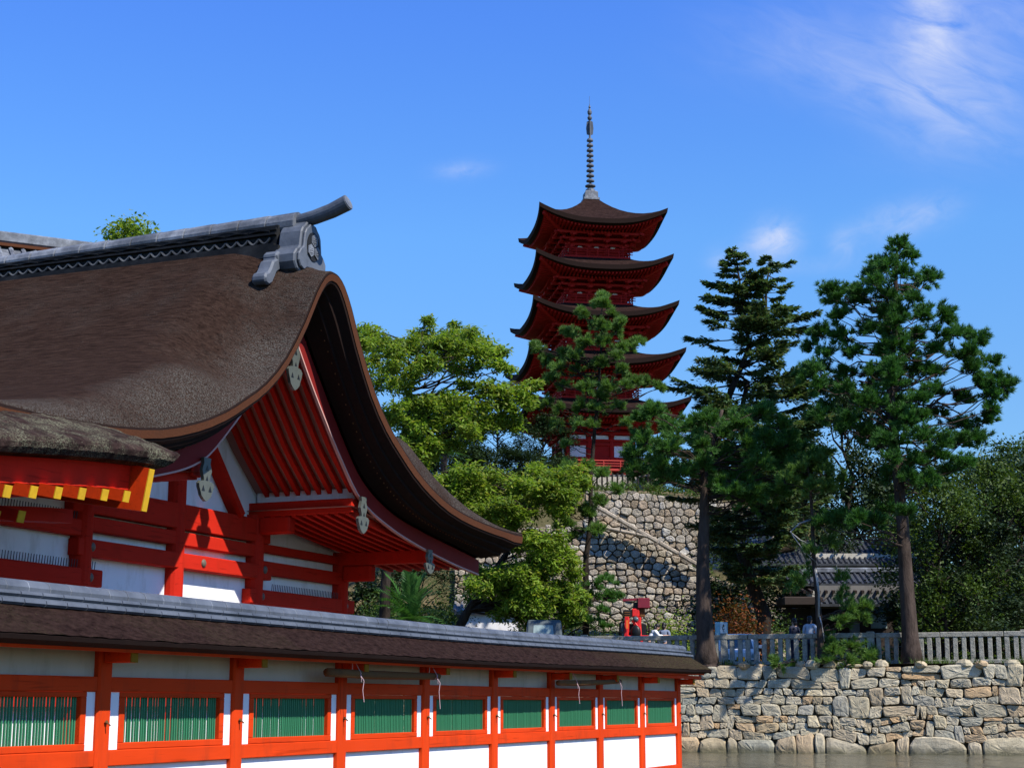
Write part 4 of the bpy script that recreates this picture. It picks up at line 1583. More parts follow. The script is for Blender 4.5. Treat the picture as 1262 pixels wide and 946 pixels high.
def leaves(cen, nrm, L, wd, rng, droop=0.0):
    """one rhombus leaf at each point"""
    n = len(cen)
    d = unit(rng, n)
    d[:, 2] -= droop
    d -= nrm * np.sum(d * nrm, axis=1, keepdims=True) * .8
    d /= np.linalg.norm(d, axis=1, keepdims=True) + 1e-9
    s = np.cross(d, nrm)
    s /= np.linalg.norm(s, axis=1, keepdims=True) + 1e-9
    ln = L * rng.uniform(.4, 1.45, (n, 1))
    w_ = wd * rng.uniform(.7, 1.2, (n, 1))
    return np.stack([cen, cen + d * ln * .5 + s * w_ * .5, cen + d * ln, cen + d * ln * .5 - s * w_ * .5], axis=1).reshape(-1, 3)


def limb(mb, a, b, r0, r1, rng, sag=0.0, n=5, sides=6):
    a, b = Vector(a), Vector(b)
    L = (b - a).length
    pts, rad = [], []
    for i in range(n):
        t = i / (n - 1)
        p = a.lerp(b, t) + Vector((rng.normal(), rng.normal(), rng.normal())) * L * .06 * math.sin(PI * t)
        p.z += sag * L * math.sin(PI * t)
        pts.append(p)
        rad.append(r0 + (r1 - r0) * t)
    mb.tube(pts, rad, sides)


def trunk_at(path, z):
    if z <= path[0].z: return path[0]
    for i in range(len(path) - 1):
        if path[i].z <= z <= path[i + 1].z or i == len(path) - 2:
            t = (z - path[i].z) / max(1e-6, path[i + 1].z - path[i].z)
            return path[i].lerp(path[i + 1], min(1, max(0, t)))
    return path[-1]


def px_tree(kind, name, label, cat, D, trunk_px, r0, r1, clumps, zx, ox, oy, mats, seed, half_px, group=None, fill=0.6, gz=None, dens=1.0, lean_front=1.0, leaf=None, droop=0.0, extra=()):
    """a tree whose trunk and bough pads stand where the photograph shows them.
    clumps are (x, y, r) in a zoom of the photograph with scale zx and origin ox, oy"""
    rng = np.random.default_rng(seed)
    path = [at(x, y, D) for x, y in trunk_px]
    if gz is not None:
        b = Vector(path[0]); b.z = gz
        path = [b] + path
    path.sort(key=lambda p: p.z)
    root = empty(name, path[0], label, cat, group)
    tm = MB()
    nT = len(path)
    pts, rad = [], []
    for i in range(nT - 1):
        for t in np.linspace(0, 1, 5)[: (5 if i == nT - 2 else 4)]:
            pts.append(path[i].lerp(path[i + 1], t))
    H = path[-1].z - path[0].z
    for p in pts:
        t = (p.z - path[0].z) / H
        rad.append((r0 + (r1 - r0) * t) * (1 + .35 * max(0, 1 - t * 14)) * (1 + rng.normal() * .03))
    tm.tube(pts, rad, 12)
    tm.build('trunk', mats[0], root, smooth=True)
    br = MB()
    k = D / 2038.0
    tuf_c, tuf_a, lf_c, lf_n = [], [], [], []
    todo = []
    for c in clumps:
        x, y, r = c[0] / zx + ox, c[1] / zx + oy, c[2] / zx
        p0 = at(x, y, D)
        tp = trunk_at(path, p0.z)
        off = (p0 - tp).to_2d().length
        hw = half_px * k
        room = math.sqrt(max(.04, hw * hw - min(off, hw * .98) ** 2))
        dd = float(rng.uniform(-.75, .75)) * room * lean_front
        todo.append((x, y, r, dd, True))
        if rng.random() < fill:
            side = 1 if rng.random() < .5 else -1
            todo.append((x + (float(rng.uniform(-.5, .5)) * r), y + float(rng.uniform(-.3, .3)) * r, r * .9, -dd if abs(dd) > .25 * room else side * .6 * room, True))
    for (x, y, r, dd, _) in todo:
        p = at(x, y, D + dd)
        rm = r * k
        tp = trunk_at(path, min(p.z - .25 * (p - trunk_at(path, p.z)).length, path[-1].z))
        if tp.z < path[0].z + .25 * H and kind != 'low':
            tp = trunk_at(path, path[0].z + .28 * H)
        L = (p - tp).length
        if L > .2:
            limb(br, tp, p, max(.016, min(r0 * .3, .012 + .009 * L)), .012, rng, -.04 if kind == 'pine' else .05, 6, 5)
        if kind in ('pine', 'low'):
            # bottle-brush sprays: twigs fan out of the pad, needles stand along each twig
            m = int(9 * dens * max(.5, (rm / .5)) ** 1.7) + 3
            u = unit(rng, m)
            u[:, 2] = u[:, 2] * .75 + .28
            out = np.array((p - tp).normalized() if L > .05 else Vector((0, 0, 1)))
            u = u + out * .45
            u /= np.linalg.norm(u, axis=1, keepdims=True)
            ln = rm * rng.uniform(.55, 1.25, (m, 1))
            for j in range(m):
                e = np.array(p) + u[j] * ln[j]
                if j % 2 == 0: br.tube([p, Vector(e)], [.012, .005], 3, caps=False)
                q = int(5 + ln[j, 0] * 13)
                tt = rng.uniform(.22, 1.0, (q, 1)) ** .8
                c = np.array(p) + u[j] * ln[j] * tt + rng.normal(size=(q, 3)) * .035
                c[:, 2] += (tt[:, 0] ** 2) * ln[j, 0] * .16
                tuf_c.append(c)
                ax = np.repeat(u[j:j + 1], q, axis=0) * .9 + np.array([0, 0, .45])
                tuf_a.append(ax / np.linalg.norm(ax, axis=1, keepdims=True))
        else:
            rm *= 1.12
            n = int(1150 * dens * max(.4, (rm / .7)) ** 1.8)
            # several twigs inside the clump carry the leaves, leaving gaps between
            m = 14
            tw = unit(rng, m) * (rng.random((m, 1)) ** .5) * np.array([rm, rm, rm * .7])
            idx = rng.integers(0, m, n)
            c = np.array(p) + tw[idx] + rng.normal(size=(n, 3)) * rm * np.array([.26, .26, .17])
            if droop:
                c[:, 2] -= np.abs(rng.normal(size=n)) * rm * droop * .5
            nr = unit(rng, n) * .75 + np.array([0, 0, 1.0])
            lf_c.append(c)
            lf_n.append(nr / np.linalg.norm(nr, axis=1, keepdims=True))
            for j in range(4):
                br.tube([p, p + Vector(tw[j])], [.014, .006], 3, caps=False)
    for poly, ra, rb in extra:
        pp = [at(x, y, D + (d if d else 0)) for x, y, d in poly]
        br2 = MB().tube(pp, list(np.linspace(ra, rb, len(pp))), 6)
        br2.build('bare_branch', M['bark_pale'], root, smooth=True)
    br.build('branches', mats[0], root)
    if tuf_c:
        c, a = np.concatenate(tuf_c), np.concatenate(tuf_a)
        LL, WD, KK = leaf or (.19, .0135, 12)
        np_mesh('crown', needles(c, a, KK, LL, WD, rng), 3, mats[1], root)
    else:
        c, a = np.concatenate(lf_c), np.concatenate(lf_n)
        LL, WD = leaf or (.16, .075)
        np_mesh('crown', leaves(c, a, LL, WD, rng, droop), 4, mats[1], root)
    return root


def C(s, r=None):
    return [tuple(q) if len(q) == 3 else (q[0], q[1], r) for q in s]


# the big pine at the right
px_tree('pine', 'pine_tree', 'tallest broad dark green pine rising right of centre behind the stone fence', 'pine tree', 55.35,
        [(1124, 818), (1120, 760), (1116, 700), (1112, 640), (1104, 560), (1096, 470), (1104, 400), (1104, 330), (1106, 305)], .285, .05,
        C([(865, 40), (905, 72), (848, 92), (800, 112), (880, 130), (940, 150), (965, 135), (910, 190), (790, 150), (735, 175), (660, 180), (690, 205), (760, 212), (840, 195), (820, 240), (705, 250), (880, 245), (950, 250), (1005, 258), (640, 312), (700, 312), (780, 295), (850, 305), (920, 312), (1000, 312), (1060, 305), (1110, 330), (1090, 372), (1150, 395), (1055, 375), (985, 362), (900, 372), (820, 372), (740, 372), (665, 372), (610, 350), (640, 422), (720, 432), (700, 482), (640, 482), (590, 440), (750, 522), (730, 572), (710, 605), (620, 560), (660, 545), (850, 432), (920, 425), (985, 430), (1105, 425), (1120, 470), (1175, 455), (1200, 472), (1150, 500), (1160, 540), (1140, 580), (1060, 510), (985, 490), (935, 520), (1000, 560), (940, 570), (1070, 590), (1120, 635), (850, 560), (830, 620), (880, 645), (950, 635), (1010, 650), (1060, 650), (790, 470), (800, 430),
           (760, 880, 40), (800, 900, 40), (700, 890, 36), (640, 900, 36), (845, 860, 40), (900, 870, 40), (870, 470, 46), (860, 520, 46), (840, 400, 46), (870, 340, 46), (800, 520, 44), (900, 590, 46), (880, 560, 44), (820, 650, 44), (780, 620, 40), (860, 280, 40), (870, 700), (930, 700), (990, 690), (900, 760), (960, 770), (850, 745), (1010, 740), (1060, 720)], 38), 2.514, 760, 290,
        (M['bark'], M['pine_dark']), 1, 118, 'pines on the shore', fill=.8, gz=3.0, dens=1.95)

# the pine in front of the tall fir
px_tree('pine', 'pine_tree', 'bushy bright pine with a thick bare trunk at the end of the slat wall', 'pine tree', 57.3,
        [(871, 822), (868, 760), (866, 700), (868, 640), (868, 590), (880, 540), (890, 505)], .34, .06,
        C([(60, 200), (90, 155), (120, 240), (75, 265), (150, 190), (185, 180), (180, 130), (112, 85), (112, 60, 20), (230, 120), (260, 190), (205, 268), (280, 108), (330, 150), (320, 220), (270, 250), (380, 118), (400, 182), (440, 90), (470, 60, 26), (460, 150), (485, 210), (430, 242), (380, 285), (310, 285), (500, 120), (530, 172), (520, 260), (430, 320), (480, 330), (400, 340), (350, 320), (160, 285), (560, 215), (600, 225), (570, 270)], 46), 2.514, 760, 480,
        (M['bark'], M['pine']), 2, 92, 'pines on the shore', fill=.95, gz=3.0, dens=1.7)

# slender pine with bare white boughs, hanging over the sea wall
px_tree('low', 'pine_tree', 'slender leaning pine with bare white boughs hanging over the sea wall', 'pine tree', 56.05,
        [(1012, 812), (1010, 770), (1007, 730), (1003, 690), (1001, 640), (998, 590), (992, 560)], .12, .03,
        C([(560, 245), (520, 290), (600, 225), (640, 262), (590, 312), (660, 310), (700, 292), (640, 200, 30), (660, 480, 32), (605, 505, 26), (580, 590, 40), (545, 620, 26), (690, 590, 34), (725, 690, 42), (755, 720, 36), (690, 722, 34), (760, 680, 30), (660, 800, 40), (720, 800, 40), (770, 832, 38), (650, 850, 32), (700, 860, 36), (500, 850, 24), (540, 865, 22), (690, 640, 26)], 36), 2.514, 760, 480,
        (M['bark'], M['pine_light']), 3, 46, 'pines on the shore', fill=.5, gz=3.0, dens=1.2,
        extra=[([(999, 640, 0), (985, 645, -.3), (974, 655, -.4), (986, 665, -.5), (998, 670, -.5)], .035, .012), ([(976, 658, -.4), (992, 680, -.5), (1012, 698, -.6)], .02, .008),
               ([(1004, 638, 0), (1022, 660, .3), (1030, 690, .3), (1032, 705, .2)], .03, .012), ([(1009, 755, 0), (1013, 770, -.3), (1016, 790, -.5)], .03, .01), ([(1030, 735, .2), (1036, 748, .2), (1040, 752, .2)], .012, .006), ([(1005, 700, -.05), (1009, 730, -.1), (1009, 760, -.1)], .05, .035)])

# young pine before the pagoda
px_tree('pine', 'pine_tree', 'young light green pine standing in front of the pagoda', 'pine tree', 68,
        [(722, 782), (722, 740), (722, 690), (728, 640), (728, 590), (732, 540), (738, 480), (741, 420), (742, 372)], .15, .03,
        C([(450, 210, 22), (450, 250, 40), (380, 290, 24), (370, 270, 18), (480, 282, 26), (430, 330, 38), (505, 340, 34), (520, 310, 20), (330, 360, 30), (310, 345, 20), (385, 400, 34), (450, 390, 38), (555, 400, 28), (590, 385, 18), (520, 420, 26), (300, 430, 30), (350, 440, 34), (490, 440, 34), (205, 415, 22), (190, 400, 16), (230, 465, 30), (285, 490, 36), (350, 500, 34), (430, 480, 36), (520, 500, 30), (570, 540, 32), (612, 545, 24), (668, 562, 22), (300, 560, 30), (260, 530, 26), (400, 560, 44), (470, 570, 40), (540, 560, 28), (190, 640, 26), (230, 625, 28), (285, 655, 28), (370, 640, 36), (440, 640, 36), (510, 640, 26), (535, 700, 22), (350, 700, 26), (270, 700, 22), (410, 710, 24), (310, 780, 18), (440, 600, 34),
           (395, 870, 30), (330, 880, 34), (440, 900, 30), (360, 930, 34), (300, 940, 30), (500, 960, 26), (330, 1000, 34), (390, 1050, 36), (440, 1010, 30), (300, 1090, 32), (280, 1040, 30), (350, 1140, 34), (420, 1120, 32)], 30), 3.154, 600, 300,
        (M['bark_dark'], M['pine_light']), 4, 62, None, fill=.9, gz=3.3, dens=2.2, leaf=(.19, .0135, 12))


px_tree('low', 'pine_tree', 'low spreading dark green pine filling the ground left of the young pine', 'pine tree', 67.2,
        [(690, 790), (690, 765), (692, 740), (694, 715)], .14, .05,
        C([(60, 690, 40), (110, 660, 40), (160, 700, 40), (200, 640, 40), (240, 700, 40), (290, 680, 36), (330, 640, 34), (330, 590, 34), (270, 610, 36), (380, 560, 30), (420, 580, 30), (400, 640, 30), (440, 640, 24), (150, 620, 36), (100, 720, 36), (60, 640, 30), (220, 760, 36), (300, 750, 34), (370, 700, 30), (120, 770, 30), (380, 770, 26)], 36), 3.638, 640, 560,
        (M['bark_dark'], M['pine']), 14, 70, None, fill=.7, gz=3.2, dens=1.2)


# tall fir: whorls of flat, drooping boughs
def fir(label, D, top_px, base_px, widths, r0, seed, gz=3.2, second=None, mats=None, dens=1.0, group=None):
    rng = np.random.default_rng(seed)
    mats = mats or (M['bark_dark'], M['fir'])
    top, base = at(*top_px, D), at(*base_px, D)
    base.z = gz
    root = empty('fir_tree', base, label, 'fir tree', group)
    tm = MB()
    H = top.z - base.z
    limb(tm, base, top, r0, .03, rng, 0, 10, 10)
    if second:
        s0 = base.lerp(top, second[2])
        limb(tm, s0, at(second[0], second[1], D + .8), r0 * .45, .03, rng, 0, 8, 8)
    tm.build('trunk', mats[0], root, smooth=True)
    k = D / 2038.0
    br = MB()
    cs, nx, ds = [], [], []
    ys_, ws_ = [q[0] for q in widths], [q[1] for q in widths]
    y = ys_[0]
    while y < ys_[-1]:
        f = (base_px[1] - y) / (base_px[1] - top_px[1])
        tp = at(top_px[0] + (base_px[0] - top_px[0]) * (1 - f), y, D)
        wl = interp(y, ys_, ws_) * k
        nb = 6
        for j in range(nb):
            az = rng.uniform(0, 2 * PI)
            origin = Vector(tp)
            if second and y < second[3] and j % 2:
                t = (y - second[1]) / (second[3] - second[1])
                if t > 0:
                    origin = at(second[0], second[1], D + .8).lerp(base.lerp(top, second[2]), min(1, max(0, t)))
            L = wl * rng.uniform(.45, 1.12)
            if L < .15: L = .15
            d = Vector((math.cos(az), math.sin(az), 0))
            drop = rng.uniform(-.22, .10)
            pts = [origin + d * L * t + Vector((0, 0, L * (drop * t + .22 * t * t))) for t in (0, .25, .5, .75, 1.0)]
            br.tube(pts, [.012 + .012 * L * (1 - t) for t in (0, .25, .5, .75, 1)], 4, caps=False)
            sd = Vector((-d.y, d.x, 0))
            nS = int(34 * L * dens) + 6
            for q in range(nS):
                t = rng.uniform(.28, 1.0) ** .8
                i = min(3, int(t * 4))
                p = pts[i].lerp(pts[i + 1], t * 4 - i)
                sg = 1 if rng.random() < .5 else -1
                tl = L * .34 * (1.15 - t) + .16
                dirv = (d * .75 + sd * sg * rng.uniform(.2, 1.0) + Vector((0, 0, rng.normal() * .12))).normalized()
                m = 6
                for h in range(m):
                    pc_ = p + dirv * tl * (h + rng.random()) / m
                    cs.append(pc_)
                    dd = (dirv + sd * rng.normal() * .55 + Vector((0, 0, rng.normal() * .25 - .05)))
                    ds.append(dd.normalized())
        y += rng.uniform(.6, 1.3) * (9 if y > 400 else 7) * (1 if y < 415 or y > 445 else 2.2)
    br.build('branches', mats[0], root)
    c, d = np.array(cs), np.array(ds)
    n = len(c)
    up = unit(rng, n) * .55 + np.array([0, 0, 1.0])
    s = np.cross(d, up)
    s /= np.linalg.norm(s, axis=1, keepdims=True)
    L = rng.uniform(.12, .26, (n, 1))
    w_ = rng.uniform(.03, .06, (n, 1))
    np_mesh('crown', np.stack([c, c + d * L * .4 + s * w_, c + d * L, c + d * L * .4 - s * w_], axis=1).reshape(-1, 3), 4, mats[1], root)
    return root


fir('tall dark spire shaped fir with flat boughs right of the pagoda', 69, (906, 309), (937, 782),
    [(309, 6), (322, 20), (340, 34), (360, 42), (385, 56), (405, 78), (420, 66), (432, 52), (450, 84), (470, 98), (490, 84), (515, 88), (545, 104), (575, 98), (610, 92), (650, 80), (690, 66), (720, 50)], .36, 5, second=(950, 322, .42, 560), dens=1.25)

# bright broadleaf trees behind the hall
px_tree('leaf', 'broadleaf_tree', 'spreading bright green broadleaf tree above the hall eave with open sky in its crown', 'broadleaf tree', 60,
        [(474, 760), (475, 720), (482, 650), (494, 560), (502, 500), (508, 470), (515, 430)], .22, .05,
        C([(150, 150), (120, 200), (200, 205), (270, 240), (160, 290), (230, 330), (335, 195), (400, 150), (420, 88, 26), (460, 200), (520, 170), (555, 115, 34), (620, 150), (660, 200), (600, 240), (540, 260), (680, 262), (745, 245), (790, 245, 30), (765, 310, 34), (825, 325, 26), (640, 320, 40), (560, 320, 40), (480, 290), (420, 290), (360, 330), (180, 390), (590, 400, 34), (250, 390), (310, 420, 40),
           (700, 420), (780, 440), (860, 428), (930, 415, 40), (950, 400, 26), (890, 480, 44), (800, 500), (700, 500), (600, 500), (520, 480), (440, 500), (380, 500), (650, 560), (710, 600, 44), (780, 580, 44), (845, 600, 40), (840, 550, 36), (300, 560), (360, 590), (250, 560), (420, 620), (330, 650), (280, 700), (400, 690), (440, 730, 40), (300, 780), (380, 800), (350, 740), (480, 560, 50), (560, 560, 50), (600, 620, 46), (520, 640, 46), (660, 640, 44), (330, 480, 50), (280, 520, 50), (460, 680, 46), (560, 700, 40)], 62), 3.94, 420, 370,
        (M['bark_dark'], M['leaf_bright']), 6, 125, 'bright broadleaf trees behind the hall', fill=.55, gz=3.5, dens=0.95, droop=.45, leaf=(.19, .08),
        extra=())
px_tree('leaf', 'broadleaf_tree', 'lower bright green drooping tree with a dark leaning trunk', 'broadleaf tree', 65.8,
        [(560, 785), (575, 755), (598, 722), (624, 682), (640, 640), (652, 600)], .22, .06,
        C([(470, 140, 40), (520, 125), (560, 80, 40), (620, 80), (700, 100), (800, 110), (880, 130), (960, 90), (1050, 95), (1140, 80), (1175, 120, 40), (1100, 150), (1020, 200), (1060, 240), (960, 170), (870, 210), (780, 220), (680, 190), (600, 190), (740, 280), (820, 310, 44), (700, 320, 40), (960, 420), (1020, 420), (1085, 455, 44), (940, 490), (1040, 520), (880, 545), (820, 600), (900, 630), (720, 590, 40), (760, 640), (690, 640, 44), (980, 600), (860, 700), (940, 730), (1000, 720, 44), (820, 720, 44), (1085, 620, 36), (920, 370, 40), (500, 180, 50), (560, 160, 50), (640, 140, 50), (720, 160, 50), (660, 250, 50), (540, 220, 46), (600, 240, 46), (830, 260, 50), (900, 270, 50), (900, 170, 50), (1000, 140, 50), (880, 420, 44), (960, 560, 50), (760, 560, 44), (640, 700, 44), (720, 720, 44), (780, 760, 40), (860, 640, 50), (900, 560, 50), (1000, 650, 50), (1100, 700, 44), (1150, 760, 40), (1080, 770, 40), (1170, 680, 36), (960, 790, 40), (760, 720, 46), (1130, 560, 40), (1110, 500, 40), (880, 780, 44), (680, 560, 44), (640, 620, 44), (840, 420, 44)], 66), 3.94, 420, 560,
        (M['bark_dark'], M['leaf_bright']), 7, 100, 'bright broadleaf trees behind the hall', fill=.6, gz=3.3, dens=1.0, droop=.6, leaf=(.22, .085))


# ------------------------------------------------------------------ generic trees, copied
def proto_broad(name, label, cat, H, Rr, mats, seed, nclump=26, leaf=(.22, .12), dens=170, trunk_r=.2, low=.25, group=None):
    rng = np.random.default_rng(seed)
    root = empty(name, (0, 0, 0), label, cat, group)
    tm = MB()
    limb(tm, (0, 0, -.5), (0.1 * Rr, 0, H * .8), trunk_r, .05, rng, 0, 8, 9)
    cs, ns = [], []
    for i in range(nclump):
        t = low + (1 - low) * rng.random()
        rr = Rr * math.sqrt(max(.05, 1 - ((t - low - .32 * (1 - low)) / (.72 * (1 - low))) ** 2)) * rng.uniform(.35, 1.0)
        az = rng.uniform(0, 2 * PI)
        p = Vector((rr * math.cos(az), rr * math.sin(az), H * t))
        limb(tm, (0.06 * Rr, 0, max(.3, H * (t - .22))), p, .03 + .01 * Rr, .015, rng, .04, 5, 5)
        rm = Rr * rng.uniform(.24, .4)
        n = int(dens * 2.0 * rng.uniform(.7, 1.2))
        tw = unit(rng, 8) * (rng.random((8, 1)) ** .5) * np.array([rm, rm, rm * .7])
        c = np.array(p) + tw[rng.integers(0, 8, n)] + rng.normal(size=(n, 3)) * rm * .26
        cs.append(c)
        v = unit(rng, n) * .8 + np.array([0, 0, 1.0])
        ns.append(v / np.linalg.norm(v, axis=1, keepdims=True))
    tm.build('trunk', mats[0], root, smooth=True)
    np_mesh('crown', leaves(np.concatenate(cs), np.concatenate(ns), leaf[0], leaf[1], rng, .2), 4, mats[1], root)
    return root


def proto_bush(name, label, cat, H, Rr, mat, seed, n=1500, leaf=(.14, .07), spiky=False):
    rng = np.random.default_rng(seed)
    root = empty(name, (0, 0, 0), label, cat)
    st = MB()
    if spiky:   # cycad: arching fronds from a short stem
        st.tube([(0, 0, -.2), (0, 0, H * .45)], [.16, .14], 8)
        st.build('stem', M['bark_dark'], root)
        v = []
        for i in range(46):
            az = rng.uniform(0, 2 * PI)
            el = rng.uniform(.1, 1.35)
            d = Vector((math.cos(az) * math.cos(el), math.sin(az) * math.cos(el), math.sin(el)))
            L = Rr * rng.uniform(.8, 1.15)
            o = Vector((0, 0, H * .45))
            for q in range(14):
                t = (q + 1) / 14
                p = o + d * L * t + Vector((0, 0, -.35 * L * t * t))
                sd = Vector((-d.y, d.x, 0)).normalized()
                for sg in (1, -1):
                    e = p + sd * sg * L * .2 * (1.1 - t * .7) + d * L * .1 + Vector((0, 0, -.03))
                    v.extend([p - d * .025, p + d * .025, e])
        np_mesh('fronds', [tuple(p) for p in v], 3, mat, root)
        return root
    cs = []
    for i in range(9):
        p = unit(rng, 1)[0] * np.array([Rr * .6, Rr * .6, H * .25]) + np.array([0, 0, H * .55])
        st.tube([(0, 0, -.2), tuple(p * np.array([.4, .4, .6])), tuple(p)], [.03, .02, .01], 5)
        cs.append(p + rng.normal(size=(n // 9, 3)) * np.array([Rr * .28, Rr * .28, H * .17]))
    st.build('stems', M['bark_dark'], root)
    c = np.concatenate(cs)
    c[:, 2] = np.maximum(c[:, 2], .02)
    v = unit(rng, len(c)) * .8 + np.array([0, 0, 1.0])
    np_mesh('foliage', leaves(c, v / np.linalg.norm(v, axis=1, keepdims=True), leaf[0], leaf[1], rng, .1), 4, mat, root)
    return root


def put(root, loc, rz=0.0, s=1.0, label=None, group=None, sz=None):
    root.location = loc
    root.rotation_euler = (0, 0, rz)
    root.scale = (s, s, sz or s)
    if label: root['label'] = label
    if group: root['group'] = group
    return root


def copy_tree(o):
    c = o.copy()
    COL.objects.link(c)
    for ch in list(o.children):
        d = ch.copy()
        COL.objects.link(d)
        d.parent = c
    return c


def stand(px, py, D):
    """foot of a plant whose middle is seen at px, standing on the ground at depth D"""
    p = at(px, py, D)
    r = px - CX
    lat = r * D / 2038.0
    return Vector((p.x, p.y, hill(lat, D)))


DK = proto_broad('forest_tree', '', 'tree', 9.0, 3.2, (M['bark_dark'], M['leaf_dark']), 40, 34, (.24, .13), 210, .22, .12)
MD = proto_broad('forest_tree', '', 'tree', 8.0, 2.8, (M['bark_dark'], M['leaf_mid']), 41, 28, (.2, .1), 190, .16, .22)
GR = 'woodland trees behind the shore'
rngt = random.Random(77)
DARK = [  # px, depth, scale, height factor, label
    (1148, 74, .92, .80, 'dark tree just right of the tall broad pine trunk'), (1200, 67, .8, .8, 'dark tree behind the stone fence near the right edge'), (1262, 74, 1.05, .95, 'dark tree at the right edge of the view behind the fence'),
    (1180, 86, 1.1, 1.0, 'dark woodland tree in the second row at the right'), (1240, 88, 1.15, 1.0, 'dark woodland tree in the second row by the right edge'), (1052, 97, 1.15, 1.15, 'dark tree behind the white walled house left of the tall broad pine'),
    (1000, 90, 1.05, 1.1, 'dark tree behind the low shed left of the tile roofed gate'), (1105, 94, 1.1, 1.1, 'dark tree behind the house beside the tall broad pine trunk'), (1070, 85, .66, .62, 'small dark tree between the tile roofed gate and the white house'), (905, 82, .95, .85, 'dark tree behind the red leaved shrub'), (1310, 80, 1.1, 1.0, 'dark tree just past the right edge of the view'),
    (612, 112, .78, .75, 'dark tree left of the pagoda foot'), (668, 116, .85, .75, 'dark round tree hard against the left side of the pagoda foot'), (545, 105, .8, .8, 'dark tree behind the bright crown above the hall eave'),
    (800, 118, .55, .55, 'small dark tree right of the pagoda foot'), (900, 112, .8, .7, 'dark tree behind the tall fir on the hill'), (960, 118, .9, .7, 'dark tree low behind the tall fir'),
    (440, 84, .9, .8, 'dark tree low behind the hall eave'), (575, 108, .8, .75, 'dark tree on the hill between the bright crown and the pagoda'), (515, 92, .9, .7, 'dark tree on the slope behind the bright trees'), (700, 108, .5, .42, 'small dark tree at the top of the terrace walls'), (640, 104, .65, .5, 'dark low tree on the hill above the terrace wall'), (620, 78, .55, .55, 'dark low tree behind the leaning trunk')]
for i, (px, D, s, hz, lab) in enumerate(DARK):
    o = DK if i == 0 else copy_tree(DK)
    put(o, stand(px, 700, D), rngt.uniform(0, 6.28), s, lab, GR, s * hz)
MIDT = [(1155, 66, .85, 1.12, 'mid green leafy tree with a pale bare trunk right of the tall broad pine'), (1228, 72, .9, 1.25, 'mid green leafy tree at the right behind the fence'), (1258, 92, 1.25, 1.2, 'light green loose crowned tree rising at the far right edge'),
        (1215, 100, 1.1, 1.15, 'thin light green tree behind the far right woodland'), (700, 90, .6, .5, 'small green tree at the foot of the terrace wall'), (460, 72, .5, .5, 'small leafy tree seen under the hall eave'), (520, 80, .6, .55, 'leafy tree low between the hall eave and the leaning trunk')]
for i, (px, D, s, hz, lab) in enumerate(MIDT):
    o = MD if i == 0 else copy_tree(MD)
    put(o, stand(px, 700, D), rngt.uniform(0, 6.28), s, lab, GR, s * hz)
# the tree top over the roof ridge
TT = proto_broad('garden_tree', 'bright tree whose leafy top shows above the hall roof ridge', 'tree', 13.2, 1.5, (M['bark_dark'], M['leaf_bright']), 43, 90, (.13, .07), 150, .2, .5)
q = at(163, 262, 45)
put(TT, (q.x, q.y, .8), 0.4, 1.0, None, None, (q.z - .8) / 13.6)

# shrubs
B1 = proto_bush('shrub', 'bright green rounded shrub right of the red machine', 'shrub', 2.0, 1.05, M['leaf_bright'], 50, 1900)
put(B1, stand(829, 750, 68.5), .3, 1.0, None, None, 1.15)
B2 = proto_bush('shrub', 'russet and orange leaved shrub behind the thick pine trunk', 'shrub', 2.4, 1.3, M['leaf_red'], 51, 2300)
put(B2, stand(903, 752, 64), 1.0, 1.0, None, None, 1.05)
B3 = proto_bush('shrub', 'grey green shrub by the wall foot between the fir and the gate', 'shrub', 2.6, 1.3, M['leaf_mid'], 52, 1300)
put(B3, stand(962, 740, 72), 2.0, 1.0)
GS = 'green shrubs in the shade of the hillside'
for px, D, s, lab in ((448, 66, 1.1, 'green shrub right below the hall eave corner'), (545, 68, 1.1, 'yellowish green shrub left of the leaning trunk'), (640, 70, .9, 'low shrub right of the leaning trunk'), (690, 71, .9, 'low shrub left of the young pine'), (745, 70, .9, 'low green shrub left of the red machine'), (790, 71.2, .8, 'small shrub on the low retaining wall behind the red machine'), (860, 70, 1.0, 'shrub behind the thick pine trunk'), (530, 74, 1.2, 'shrub farther up the grassy slope'), (600, 88, 1.3, 'shrub high on the slope behind the leaning trunk'), (560, 84, 1.3, 'shrub halfway up the slope behind the leaning trunk'), (650, 98, 1.2, 'shrub on top of the lower terrace wall'), (700, 99, 1.1, 'shrub on the ledge of the lower terrace wall'), (480, 80, 1.3, 'shrub on the slope behind the straight trunk')):
    o = copy_tree(B3)
    put(o, stand(px, 740, D), rngt.uniform(0, 6), s, lab, GS)
B3['group'] = GS
P1 = proto_bush('cycad', 'spiky dark green cycad under the hall eave', 'cycad', 1.4, 1.2, M['pine_dark'], 53, spiky=True)
put(P1, stand(505, 745, 58.5), 0, 1.25, None, 'cycads', 2.3)
P2 = copy_tree(P1)
put(P2, at(547, 560, 92) - Vector((0, 0, .8)), 1, 1.3, 'spiky cycad crown seen through the gap in the bright tree', 'cycads')

v = unit(rngu, len(UNDER)) * .7 + np.array([0, 0, 1.0])
ug = np_mesh('undergrowth', leaves(UNDER, v / np.linalg.norm(v, axis=1, keepdims=True), .24, .12, rngu, .1), 4, M['leaf_mid'], None)
tag(ug, 'low green undergrowth covering the slopes of the pagoda hill', 'undergrowth', None, 'stuff')

# ------------------------------------------------------------------ gate, houses
rt3 = Vector((CA, SA, 0))
fw3 = Vector((-SA, CA, 0))
up3 = Vector((0, 0, 1))


